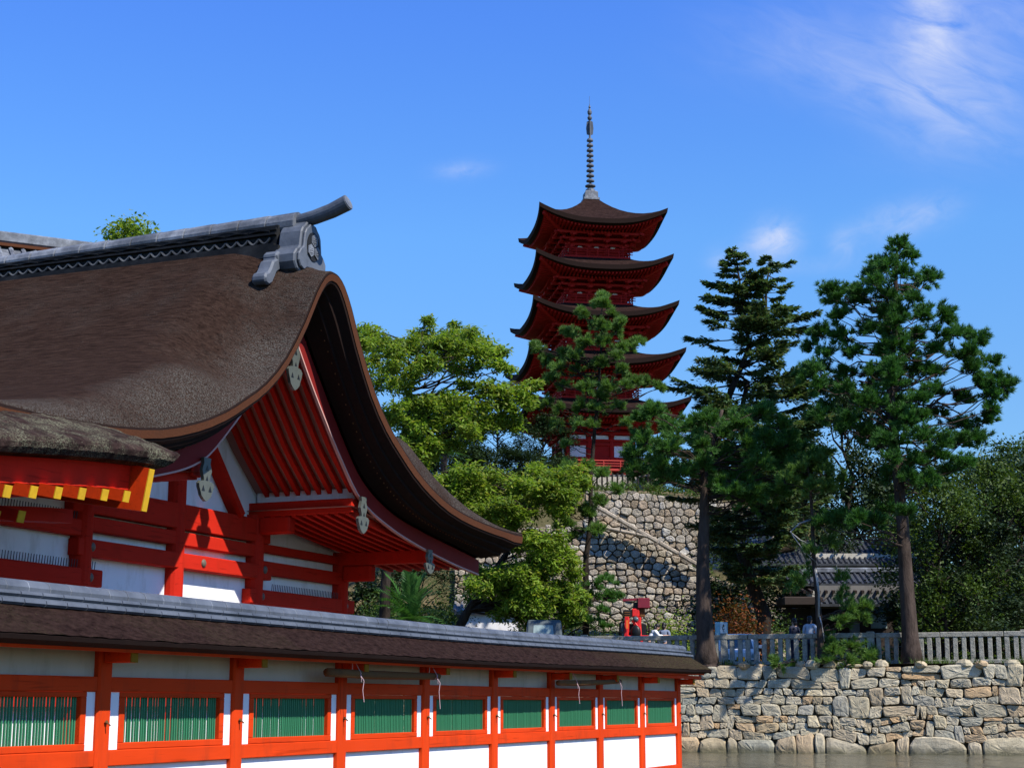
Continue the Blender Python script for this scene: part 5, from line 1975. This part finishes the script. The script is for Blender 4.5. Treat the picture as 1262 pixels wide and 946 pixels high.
def tiled_roof(mb_rows, name, parent, a, b, down, drop, tiles=.28, mat='tile'):
    """a tiled slope: ridge a-b, eave pushed out by vector `down` and lowered by drop"""
    a, b = Vector(a), Vector(b)
    ea, eb = a + down - up3 * drop, b + down - up3 * drop
    m = MB()
    m.hexa([a - up3 * .12, b - up3 * .12, eb - up3 * .12, ea - up3 * .12], [a, b, eb, ea])
    o = m.build(name, M[mat], parent, recalc=True)
    n = max(2, int((b - a).length / tiles))
    rb = MB()
    for i in range(n + 1):
        t = i / n
        rb.tube([a.lerp(b, t) + up3 * .03, ea.lerp(eb, t) + up3 * .03], .07, 6)
    rb.build('tile_rows', M[mat], o)
    return o


gd = 80.0
gate = empty('temple_gate', W(17.3, gd, 3), 'grey tiled gate with heavy posts behind the stone fence', 'gate')


def G(px, py, d=0): return at(px, py, gd + d)


zl0, zl1 = G(1060, 749).z, G(1060, 741).z
for px in (1004, 1052, 1106):
    p = G(px, 745)
    MB().obox((p.x, p.y, (3 + zl0) / 2), rt3, fw3, up3, .42, .42, zl0 - 3).build('post', M['wood_dark' if px == 1004 else 'wood_grey'], gate, bevel=.03)
p0, p1 = G(1000, 745), G(1116, 745)
MB().bar((p0.x, p0.y, (zl0 + zl1) / 2), (p1.x, p1.y, (zl0 + zl1) / 2), .34, zl1 - zl0).build('lintel', M['wood_grey'], gate, bevel=.02)
a, b = G(966, 716, 1.6), G(1124, 708, 1.6)
a.z = b.z = G(1060, 706, 1.6).z
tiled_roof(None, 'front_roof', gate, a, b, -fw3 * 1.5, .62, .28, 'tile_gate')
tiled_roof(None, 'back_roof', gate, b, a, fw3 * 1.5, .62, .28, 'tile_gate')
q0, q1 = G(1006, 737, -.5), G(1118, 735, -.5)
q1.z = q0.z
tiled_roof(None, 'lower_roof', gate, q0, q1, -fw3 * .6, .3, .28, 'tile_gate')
MB().bar(q0 + fw3 * .1 + up3 * .3, q1 + fw3 * .1 + up3 * .3, .1, .66).build('frieze', M['wood_grey'], gate)
MB().bar(a + up3 * .14, b + up3 * .14, .34, .26).build('ridge', M['tile_pale'], gate, bevel=.04)
m = MB()
for px in range(974, 1122, 9):
    p = G(px, 735, -.7)
    m.bar((p.x, p.y, zl1 + .42), Vector((p.x, p.y, zl1 + .72)) + fw3 * 1.6, .12, .14)
m.build('rafters', M['wood_dark'], gate)
p = G(1060, 760, 1.8)
MB().obox((p.x, p.y, 4.7), rt3, fw3, up3, 5.4, .12, 3.6).build('back_panel', M['wood_dark'], gate)
p = G(1083, 765, 1.7)
MB().obox((p.x, p.y, p.z), rt3, fw3, up3, .8, .06, .7).build('window', M['glass_pale'], gate)
wg = empty('side_roof', G(985, 748), 'dark low roofed shed left of the tile roofed gate', 'shed')
p = G(985, 742, .4)
MB().obox((p.x, p.y, p.z), rt3, fw3, up3, 1.9, 2.4, .42).build('roof', M['wood_dark'], wg, bevel=.05)
p = G(985, 770, .9)
MB().obox((p.x, p.y, 4.6), rt3, fw3, up3, 1.4, 1.2, 3.2).build('wall', M['wood_dark'], wg)

house = empty('white_house', W(16.5, 88, 3), 'white walled house with a grey roof behind the tile roofed gate', 'house')
p = at(1060, 700, 88)
MB().obox(W(19.6, 89.5, 6.2), rt3, fw3, up3, 7.2, 5, 6.6).build('wall', M['plaster_old'], house)  # greyer plaster puts the shade on this white wall into its colour
za_ = at(1060, 686, 88).z
a, b = W(12.6, 89.5, za_ + 1.0), W(23.2, 89.5, za_ + 1.0)
tiled_roof(None, 'front_roof', house, a, b, -fw3 * 3.2, 1.5, .28, 'tile_gate')
tiled_roof(None, 'back_roof', house, b, a, fw3 * 3.2, 1.5)
store = empty('white_storehouse', W(-1.2, 84, 4), 'white walled storehouse glimpsed behind the leaning trunk', 'storehouse')
p = at(604, 745, 76)
zs_ = at(604, 752, 76).z
MB().obox((p.x, p.y, (3.0 + zs_) / 2), rt3, fw3, up3, 2.6, 3, zs_ - 3.0).build('wall', M['plaster'], store)
tiled_roof(None, 'roof', store, p.to_2d().to_3d() - rt3 * 1.6 + up3 * (zs_ + .35), p.to_2d().to_3d() + rt3 * 1.6 + up3 * (zs_ + .35), -fw3 * 1.7, .5, .3, 'wood_grey')
tiled_roof(None, 'back_roof', store, p.to_2d().to_3d() + rt3 * 1.6 + up3 * (zs_ + .35), p.to_2d().to_3d() - rt3 * 1.6 + up3 * (zs_ + .35), fw3 * 1.7, .5, .3, 'wood_grey')

# tiled hall far left, only its ridge and tiles rise over the bark roof
th = empty('tiled_hall', at(0, 300, 45).to_2d().to_3d(), 'grey tiled hall roof rising behind the bark roof at the left', 'hall')
A_, B_ = at(-260, 253, 43.2), at(117, 300, 47.0)
B_.z = A_.z
dr = (B_ - A_).normalized()
dn = Vector((dr.y, -dr.x, 0))
ra_ = A_ - up3 * .45
rb_ = B_ - up3 * .45
tiled_roof(None, 'front_roof', th, ra_, rb_, dn * 6.5, 4.2, .34, 'tile_pale')
tiled_roof(None, 'back_roof', th, rb_, ra_, -dn * 6.5, 4.2, .34, 'tile_pale')
MB().bar(ra_ + up3 * .02 - dr * .0, rb_ + up3 * .02, .52, .09).build('ridge_base', M['cutbark'], th)
MB().bar(ra_ + up3 * .27, rb_ + up3 * .27 + dr * .1, .34, .34).build('ridge', M['tile_pale'], th, bevel=.05)
mid = (A_ + B_) / 2
MB().obox((mid.x, mid.y, (A_.z - 4.8) / 2 + .2), dr, dn, up3, (B_ - A_).length - 1.2, 10.0, A_.z - 5.2).build('wall', M['plaster'], th)


# ------------------------------------------------------------------ vehicles, board, people
def wheel(parent, c, axis, r, w_):
    axis = Vector(axis).normalized()
    c = Vector(c)
    t = MB().tube([c - axis * w_ / 2, c - axis * w_ * .3, c + axis * w_ * .3, c + axis * w_ / 2], [r * .88, r, r, r * .88], 16).build('wheel', M['rubber'], parent)
    MB().tube([c - axis * w_ * .52, c + axis * w_ * .52], r * .55, 12).build('rim', M['tile_pale'], t)


def car(name, label, lat, D, gz, paint, width, height, length, box):
    """small vehicle seen end-on"""
    o = W(lat, D, gz)
    root = empty(name, o, label, 'van' if box else 'car')

    def P(x, y, z): return o + rt3 * x + fw3 * y + up3 * z
    w2 = width / 2
    belt = height * .56
    if box:
        prof = [(0, .22), (0, belt), (.18, height * .95), (.35, height), (length - .25, height), (length, height * .9), (length, .22)]
    else:
        prof = [(0, .25), (.0, belt * .9), (.15, belt), (.75, belt + .02), (1.25, height), (length - 1.0, height), (length - .45, belt), (length, belt * .95), (length, .25)]
    rings = []
    for x, k in ((-w2, .0), (-w2 + .06, 1), (w2 - .06, 1), (w2, 0)):
        rings.append([P(x * (1 - .10 * max(0, (z - belt) / (height - belt + 1e-6))), y + (.04 if not k and y < .1 else 0), z - (0 if k else .03)) for y, z in prof])
    body = MB().loft(rings).build('body', paint, root, bevel=.03, recalc=True)
    if box:
        q = [(-.62, belt + .16), (.50, belt + .16), (.46, height * .88), (-.58, height * .88)]
        f = lambda x, z: P(x * w2, .18 * (z - belt) / (height * .95 - belt) - .015, z)
    else:
        q = [(-.84, belt + .06), (.84, belt + .06), (.74, height - .07), (-.74, height - .07)]
        f = lambda x, z: P(x * w2, .75 + .5 * (z - belt) / (height - belt) - .02, z)
    MB().prism([f(x, z) for x, z in q], fw3 * .012 - fw3 * .0).build('windscreen', M['glass_pale'] if box else M['glass'], root, recalc=True)
    for s in (1, -1):
        MB().prism([P(s * (w2 * .94), .3 if box else 1.1, belt + .08), P(s * (w2 * .94), length - .4 if box else length - 1.0, belt + .08), P(s * (w2 * .90), length - .5 if box else length - 1.1, height * .9), P(s * (w2 * .90), .5 if box else 1.35, height * .9)], rt3 * s * .03).build('side_window', M['glass'], root, recalc=True)
        MB().obox(P(s * w2 * .72, -.01, belt * .72), rt3, fw3, up3, .22, .05, .14).build('headlight', M['glass_pale'], root, bevel=.02)
        for y in (.6, length - .6):
            wheel(root, P(s * (w2 - .09), y, .27), rt3, .27, .16)
        MB().obox(P(s * (w2 + .10), .35, belt + .12), rt3, fw3, up3, .16, .08, .12).build('mirror', paint, root, bevel=.02)
    MB().obox(P(0, -.03, .34), rt3, fw3, up3, width * .96, .08, .18).build('bumper', M['black'], root, bevel=.03)
    MB().obox(P(0, -.075, .46), rt3, fw3, up3, .30, .02, .15).build('number_plate', M['yellow'], root)
    return root


car('parked_van', 'small blue grey van with pale windscreen parked left of the young pine', lpx(671, 770, 62), 62, 3.0, M['van_grey'], 1.4, 1.74, 3.2, True)
car('parked_car', 'small white car parked behind the stone fence beside the thick pine trunk', lpx(912, 790, 60), 60, 2.75, M['van_white'], 1.42, 1.42, 3.3, False)

# red tracked lifting machine
md = 66.5
mc = W(lpx(777, 780, md), md, 3.0)
rm_ = empty('red_machine', mc, 'bright red lifting machine with a maroon head standing before the terrace walls', 'machine')


def Q(px, py, d=0.0): return at(px, py, md + d)


def qbox(x0, y0, x1, y1, d0, d1):
    a, b = Q(x0, y0), Q(x1, y1)
    c = (a + b) / 2 + fw3 * ((d0 + d1) / 2)
    return MB().obox(c, rt3, fw3, up3, (x1 - x0) * md / 2038, d1 - d0, abs(a.z - b.z))


qbox(768, 783, 800, 816, -.5, .9).build('chassis', M['red_paint'], rm_, bevel=.03)
qbox(770, 768, 797, 784, .1, .9).build('engine_bay', M['black'], rm_, bevel=.03)
b_ = MB()
for x in (770, 784.5):
    b_.bar(Q(x + 2, 788, -.45), Q(x + 3, 760, -.3), .16, .18)
b_.bar(Q(788, 762, -.2), Q(789.5, 786, -.45), .10, .12)
b_.bar(Q(780, 764, -.3), Q(788, 775, -.45), .14, .12)
b_.build('frame', M['red_paint'], rm_, bevel=.015)
qbox(778, 750, 787.5, 760, -.3, .3).build('mast_block', M['red_paint'], rm_, bevel=.03)
MB().bar(Q(783, 752), Q(784, 742), .2, .22).build('mast', M['black'], rm_)
hd = qbox(785, 737, 800, 749.5, -.35, .4).build('head_box', M['dark_red'], rm_, bevel=.02)
MB().bar(Q(767.5, 739, -.1), Q(786, 738, -.1), .07, .09).build('boom_arm', M['dark_red'], rm_)
gr_ = qbox(768, 751.5, 778, 760.5, -.3, .2).build('grille_box', M['black'], rm_, bevel=.02)
for i in range(3):
    MB().bar(Q(769.5, 754 + i * 2.6, -.31), Q(776.5, 754 + i * 2.6, -.31), .03, .035).build('grille_bar', M['oldpole'], gr_)
qbox(788, 750, 794.5, 760, -.2, .2).build('control_box', M['oldpole'], rm_, bevel=.02)
MB().obox(Q(773, 769, -.56), rt3, fw3, up3, .09, .04, .34).build('reflector', M['orange'], rm_)
MB().sphere(Q(783.5, 779, -.5), .22, .12, .3, 12, 8).build('engine_cover', M['black'], rm_, smooth=True)
MB().sphere(Q(783.5, 763, -.35), .13, .13, .13, 10, 6).build('lamp', M['glass'], rm_, smooth=True)
qbox(764.5, 767, 768.5, 779, -.3, .1).build('side_panel', M['tile_pale'], rm_, bevel=.03)
for s, x in ((-1, 763.5), (1, 800)):
    MB().tube([Q(x, 782, -.2), Q(x - s * .3, 768, -.3), Q(x - s * 3, 765.5, -.3), Q(x - s * 7, 765.5, -.3)], .035, 6).build('guard_loop', M['black'], rm_)
    t = MB()
    t.loft([[mc + rt3 * (s * .62 + dx) + fw3 * y + up3 * z for y, z in ((-.75, .2), (-.6, 0.02), (.9, .02), (1.05, .2), (.9, .4), (-.6, .4))] for dx in (-.14, .14)])
    t.build('track', M['rubber'], rm_, recalc=True)

# pale blue notice board beside the pine trunk
nbp = W(lpx(889, 780, 60.5), 60.5, 3.0)
nb = empty('notice_board', nbp, 'pale blue and white notice board on a post right of the thick pine trunk', 'notice board')
q = at(889, 775, 60.5)
MB().obox(q, rt3, fw3, up3, .46, .05, .52).build('board', M['sign_cyan'], nb, bevel=.01)
MB().obox(at(891.5, 774, 60.45), rt3, fw3, up3, .24, .03, .40).build('notice', M['van_white'], nb)
for i, (dx, dz, w_, h_) in enumerate(((0, .10, .03, .10), (.02, .10, .09, .02), (0, -.02, .10, .02), (.0, -.06, .02, .10), (-.03, .02, .02, .08), (.03, -.12, .06, .02))):
    MB().obox(at(891.5, 774, 60.43) + rt3 * dx + up3 * dz, rt3, fw3, up3, w_, .01, h_).build('brush_stroke', M['black'], nb)
for s in (-1, 1):
    MB().tube([nbp + rt3 * s * .18, Vector((q.x, q.y, q.z + .24)) + rt3 * s * .18 + fw3 * .05], .03, 6).build('post', M['wood_grey'], nb)


def skin_mesh(name, pts, edges, rads, mat, parent, root_i=0, sub=2):
    me = bpy.data.meshes.new(name)
    me.from_pydata([tuple(p) for p in pts], edges, [])
    me.update()
    o = link_mesh(name, me, mat, parent)
    sk = o.modifiers.new('skin', 'SKIN')
    sk.use_smooth_shade = True
    for i, r_ in enumerate(rads):
        me.skin_vertices[0].data[i].radius = r_ if hasattr(r_, '__len__') else (r_, r_)
        me.skin_vertices[0].data[i].use_root = (i == root_i)
    s = o.modifiers.new('sub', 'SUBSURF')
    s.levels = sub
    s.render_levels = sub
    return o


def person(label, px, D, gz, face, H, shirt, trousers, lean=0.0, arms='down', group='people behind the stone fence', hair='M'):
    """standing figure; face = heading of the body in the camera frame (radians, 0 = away)"""
    lat = lpx(px, 780, D)
    o = W(lat, D, gz)
    root = empty('person', o, label, 'person', group)
    f3 = rt3 * math.sin(face) + fw3 * math.cos(face)
    s3 = rt3 * math.cos(face) - fw3 * math.sin(face)
    k = H / 1.70

    def P(s, f, z):
        if z > .92:      # lean from the hips
            f = f + (z - .92) * math.sin(lean)
            z = .92 + (z - .92) * math.cos(lean)
        return o + (s3 * s + f3 * f + up3 * z) * k
    J = [(0, 0, .95), (0, .0, 1.12), (0, .0, 1.30), (0, 0, 1.40), (0, .0, 1.47), (0, .02, 1.56), (0, .02, 1.66)]
    rad = [.125, .115, .13, .09, .048, .085, .065]
    pts = [P(*j) for j in J]
    ed = [(0, 1), (1, 2), (2, 3), (3, 4), (4, 5), (5, 6)]

    def chain(start, joints, rr):
        prev = start
        for j, r_ in zip(joints, rr):
            pts.append(P(*j)); rad.append(r_); ed.append((prev, len(pts) - 1)); prev = len(pts) - 1
        return prev
    arm_pts = {}
    for s in (1, -1):
        if arms == 'out' and s == 1:
            A = [(s * .19, 0, 1.38), (s * .30, .18, 1.20), (s * .32, .40, 1.22), (s * .32, .48, 1.23)]
        elif arms == 'chest':
            A = [(s * .19, 0, 1.38), (s * .25, .06, 1.12), (s * .12, .28, 1.16), (s * .06, .34, 1.18)]
        else:
            A = [(s * .19, 0, 1.38), (s * .23, -.02, 1.12), (s * .23, .05, .88), (s * .23, .07, .80)]
        arm_pts[s] = A
        e = chain(3, A, [.055, .043, .033, .036])
        for q in range(5):    # five fingers
            base = Vector(A[3])
            d = (Vector(A[3]) - Vector(A[2])).normalized()
            off = Vector((0, (q - 1.5) * .018, 0)) if q < 4 else Vector((-s * .01, .035, .0))
            ln = (.07, .082, .078, .06, .045)[q]
            chain(e, [tuple(base + off + d * .03), tuple(base + off * 1.2 + d * (.03 + ln * .6)), tuple(base + off * 1.2 + d * (.03 + ln) + Vector((-s * .012, 0, 0)))], [.010, .009, .008])
        leg = [(s * .10, 0, .86), (s * .105, .02, .48), (s * .11, -.01, .09), (s * .11, .12, .035)]
        chain(0, leg, [.085, .058, .042, .038])
    skin_mesh('body', pts, ed, [r_ * k for r_ in rad], M['skin'], root)
    # shirt over trunk and upper arms
    tp = [P(0, 0, .90), P(0, 0, 1.12), P(0, 0, 1.30), P(0, 0, 1.41)]
    te = [(0, 1), (1, 2), (2, 3)]
    tr = [.15, .14, .152, .10]
    for s in (1, -1):
        b0 = len(tp)
        A = arm_pts[s]
        mid_ = tuple((Vector(A[1]) * .35 + Vector(A[2]) * .65))
        tp += [P(*A[0]), P(*A[1]), P(*mid_)]
        tr += [.072, .060, .052]
        te += [(3, b0), (b0, b0 + 1), (b0 + 1, b0 + 2)]
    skin_mesh('shirt', tp, te, [r_ * k for r_ in tr], shirt, root)
    lp = [P(0, 0, .94)]
    le, lr = [], [.145]
    for s in (1, -1):
        b0 = len(lp)
        lp += [P(s * .10, 0, .84), P(s * .105, .02, .48), P(s * .11, -.01, .14)]
        lr += [.10, .075, .062]
        le += [(0, b0), (b0, b0 + 1), (b0 + 1, b0 + 2)]
    skin_mesh('trousers', lp, le, [r_ * k for r_ in lr], trousers, root)
    for s in (1, -1):
        MB().sphere(P(s * .11, .06, .04), .055, .055, .045, 8, 6).build('shoe', M['black'], root, smooth=True)
    # head details
    hm = MB()
    hc = P(0, .0, 1.63)
    hm.sphere(hc - f3 * .015 * k + up3 * .025, .098 * k, .098 * k, .105 * k, 12, 8)
    hm.sphere(P(0, -.06, 1.56), .075 * k, .075 * k, .10 * k, 10, 6)
    hm.build('hair', M['hair'], root, smooth=True)
    fm = MB()
    for s in (1, -1):
        fm.sphere(P(s * .032, .098, 1.60), .010, .010, .007, 6, 4)
    fm.build('eyes', M['black'], root)
    MB().sphere(P(0, .112, 1.565), .012, .012, .02, 6, 5).build('nose', M['skin'], root, smooth=True)
    MB().sphere(P(0, .10, 1.525), .022, .012, .006, 6, 4).build('mouth', M['dark_red'], root, smooth=True)
    for s in (1, -1):
        MB().sphere(P(s * .088, .0, 1.575), .012, .018, .028, 6, 5).build('ear', M['skin'], root, smooth=True)
    return root


person('person in a white shirt bending forward beside the red machine', 799, 64.6, 3.0, 1.35, 1.78, M['cloth_white'], M['cloth_navy'], .55, 'out')
person('dark haired person in blue grey right beside the bending white shirt', 818, 65.2, 3.0, .3, 1.74, M['cloth_blue'], M['cloth_navy'], .1)
person('dark haired person in navy standing left of the pale blue shirt by the leaning pine', 979, 58.6, 2.95, -.6, 1.62, M['cloth_navy'], M['cloth_navy'])
person('person in a pale blue shirt standing behind the fence by the leaning pine', 998, 58.3, 2.95, .5, 1.68, M['cloth_pale'], M['cloth_navy'], .05, 'chest')

# ------------------------------------------------------------------ light, sky
SUN = Vector((1.92, -0.62, 2.32)).normalized()
EL = math.asin(SUN.z)
ROT = math.atan2(SUN.x, SUN.y)
sl = bpy.data.lights.new('sun', 'SUN')
sl.energy = 5.0
sl.angle = R(0.53)
sl.color = (1.0, 0.95, 0.87)
so = bpy.data.objects.new('sun', sl)
COL.objects.link(so)
so.rotation_euler = SUN.to_track_quat('Z', 'Y').to_euler()
so.location = (30, -20, 60)

w = bpy.data.worlds.new('World')
SC.world = w
w.use_nodes = True
nt = w.node_tree
for n in list(nt.nodes):
    nt.nodes.remove(n)
out = nt.nodes.new('ShaderNodeOutputWorld')
bg = nt.nodes.new('ShaderNodeBackground')
bg.inputs['Strength'].default_value = 0.15
sky = nt.nodes.new('ShaderNodeTexSky')
sky.sky_type = 'NISHITA'
sky.sun_disc = False
sky.sun_elevation = EL
sky.sun_rotation = ROT
sky.air_density = 1.0
sky.dust_density = 0.0
sky.ozone_density = 1.6
tc = nt.nodes.new('ShaderNodeTexCoord')


def nd(typ, **kw):
    n = nt.nodes.new(typ)
    for k, v in kw.items():
        setattr(n, k, v)
    return n


def lk(a, b): nt.links.new(a, b)


def wm(op, a, b=0.0, c=0.0, clamp=False):
    m = nd('ShaderNodeMath', operation=op, use_clamp=clamp)
    for i, v in enumerate((a, b, c)):
        if isinstance(v, bpy.types.NodeSocket): lk(v, m.inputs[i])
        else: m.inputs[i].default_value = v
    return m.outputs[0]


def dot(vec, d):
    m = nd('ShaderNodeVectorMath', operation='DOT_PRODUCT')
    lk(vec, m.inputs[0])
    m.inputs[1].default_value = d
    return m.outputs['Value']


DIR = tc.outputs['Generated']
# thin clouds sit at fixed bearings of the sky; each group shares one noise
GROUPS = [
    # (reference pixel, noise scale, stretch, angle), blobs (px, py, rw, rh, angle, strength)
    ((1130, 70), 20, 3.2, -0.45, [(1146, 30, 0.016, 0.034, -0.12, 0.75), (1160, 30, 0.035, 0.05, -0.3, 0.16), (1190, 95, 0.035, 0.035, -0.7, 0.24), (1090, 85, 0.075, 0.022, -0.35, 0.18),
                                  (1115, 128, 0.055, 0.018, -0.4, 0.30), (1245, 25, 0.04, 0.05, 0, 0.25), (1000, 45, 0.06, 0.025, 0.1, 0.16), (1200, 180, 0.05, 0.012, 0, 0.10)]),
    ((1030, 290), 55, 1.7, 0.2, [(955, 297, 0.012, 0.0115, 0.5, 0.95), (940, 303, 0.018, 0.007, 0.2, 0.4), (1085, 270, 0.016, 0.007, 0.3, 0.36),
                                 (1140, 262, 0.018, 0.009, 0.2, 0.36), (1040, 300, 0.008, 0.008, 0, 0.4), (1110, 285, 0.018, 0.006, 0.4, 0.2),
                                 (885, 322, 0.007, 0.007, 0, 0.25), (1010, 328, 0.03, 0.005, 0, 0.15)]),
    ((570, 209), 60, 2.0, 0.1, [(570, 209, 0.015, 0.005, 0.1, 0.33)]),
]
total = None


def frame(px, py, ang):
    c = (at(px, py, 100.0) - Vector((0, 0, CZ))).normalized()
    rt = c.cross(Vector((0, 0, 1))).normalized()
    up = rt.cross(c)
    ca, sa = math.cos(ang), math.sin(ang)
    return c, rt * ca + up * sa, up * ca - rt * sa


for (gx, gy), nscale, stretch, gang, blobs in GROUPS:
    c, e1, e2 = frame(gx, gy, gang)
    ahead = wm('GREATER_THAN', dot(DIR, tuple(c)), 0.0)
    cb = nd('ShaderNodeCombineXYZ')
    lk(wm('MULTIPLY', dot(DIR, tuple(e1)), nscale), cb.inputs[0])
    lk(wm('MULTIPLY', dot(DIR, tuple(e2)), nscale * stretch), cb.inputs[1])
    cb.inputs[2].default_value = gx * 0.37
    nz = nd('ShaderNodeTexNoise')
    nz.inputs['Scale'].default_value = 1.0
    nz.inputs['Detail'].default_value = 5
    nz.inputs['Roughness'].default_value = 0.62
    nz.inputs['Distortion'].default_value = 0.6
    lk(cb.outputs[0], nz.inputs['Vector'])
    tex = wm('MULTIPLY', wm('MULTIPLY_ADD', nz.outputs['Fac'], 1.7, -0.35, True), ahead)
    for (px, py, rw, rh, ang, st) in blobs:
        c, e1, e2 = frame(px, py, ang)
        u = wm('DIVIDE', dot(DIR, tuple(e1)), rw)
        v = wm('DIVIDE', dot(DIR, tuple(e2)), rh)
        r2 = wm('ADD', wm('MULTIPLY', u, u), wm('MULTIPLY', v, v))
        one = wm('MULTIPLY', wm('MULTIPLY', wm('POWER', 2.718, wm('MULTIPLY', r2, -1.0)), tex), st)
        total = one if total is None else wm('ADD', total, one)
total = wm('MINIMUM', total, 0.8)
# clear autumn air: a deeper blue than the standard atmosphere
sepz = nd('ShaderNodeSeparateXYZ')
lk(DIR, sepz.inputs[0])
rp = nd('ShaderNodeValToRGB')
stops = [(0.0, (.34, .44, .54)), (.131, (.44, .57, .70)), (.18, (.50, .63, .78)), (.28, (.60, .785, .98)), (.405, (.575, .745, 1.18)), (.75, (.57, .74, 1.17))]
while len(rp.color_ramp.elements) < len(stops):
    rp.color_ramp.elements.new(0.5)
for e, (pp, cc) in zip(rp.color_ramp.elements, stops):
    e.position = pp
    e.color = (*[q / 1.2 for q in cc], 1)
lk(sepz.outputs[2], rp.inputs[0])
hs = nd('ShaderNodeHueSaturation')
hs.inputs['Saturation'].default_value = 1.22
hs.inputs['Value'].default_value = 1.0
hs.inputs['Hue'].default_value = 0.5
lk(sky.outputs[0], hs.inputs['Color'])
mx = nd('ShaderNodeMix', data_type='RGBA')
lk(total, mx.inputs[0])
tint = nd('ShaderNodeVectorMath', operation='MULTIPLY')
lk(hs.outputs[0], tint.inputs[0])
lk(rp.outputs[0], tint.inputs[1])
tin2 = nd('ShaderNodeVectorMath', operation='SCALE')
lk(tint.outputs[0], tin2.inputs[0])
tin2.inputs['Scale'].default_value = 1.2
lk(tin2.outputs[0], mx.inputs[6])
mx.inputs[7].default_value = (3.3, 3.6, 4.6, 1)
lk(mx.outputs[2], bg.inputs['Color'])
lk(bg.outputs[0], out.inputs['Surface'])

w.cycles.sampling_method = 'MANUAL'
w.cycles.sample_map_resolution = 512
SC.view_settings.view_transform = 'Standard'
SC.view_settings.look = 'None'
SC.view_settings.exposure = 0.5
SC.view_settings.gamma = 1.0
SC.view_settings.use_curve_mapping = False
SC.cycles.max_bounces = 6
SC.cycles.diffuse_bounces = 3
SC.cycles.glossy_bounces = 2
SC.cycles.transmission_bounces = 3
SC.cycles.transparent_max_bounces = 4
SC.cycles.use_denoising = True
SC.cycles.caustics_reflective = False
SC.cycles.caustics_refractive = False
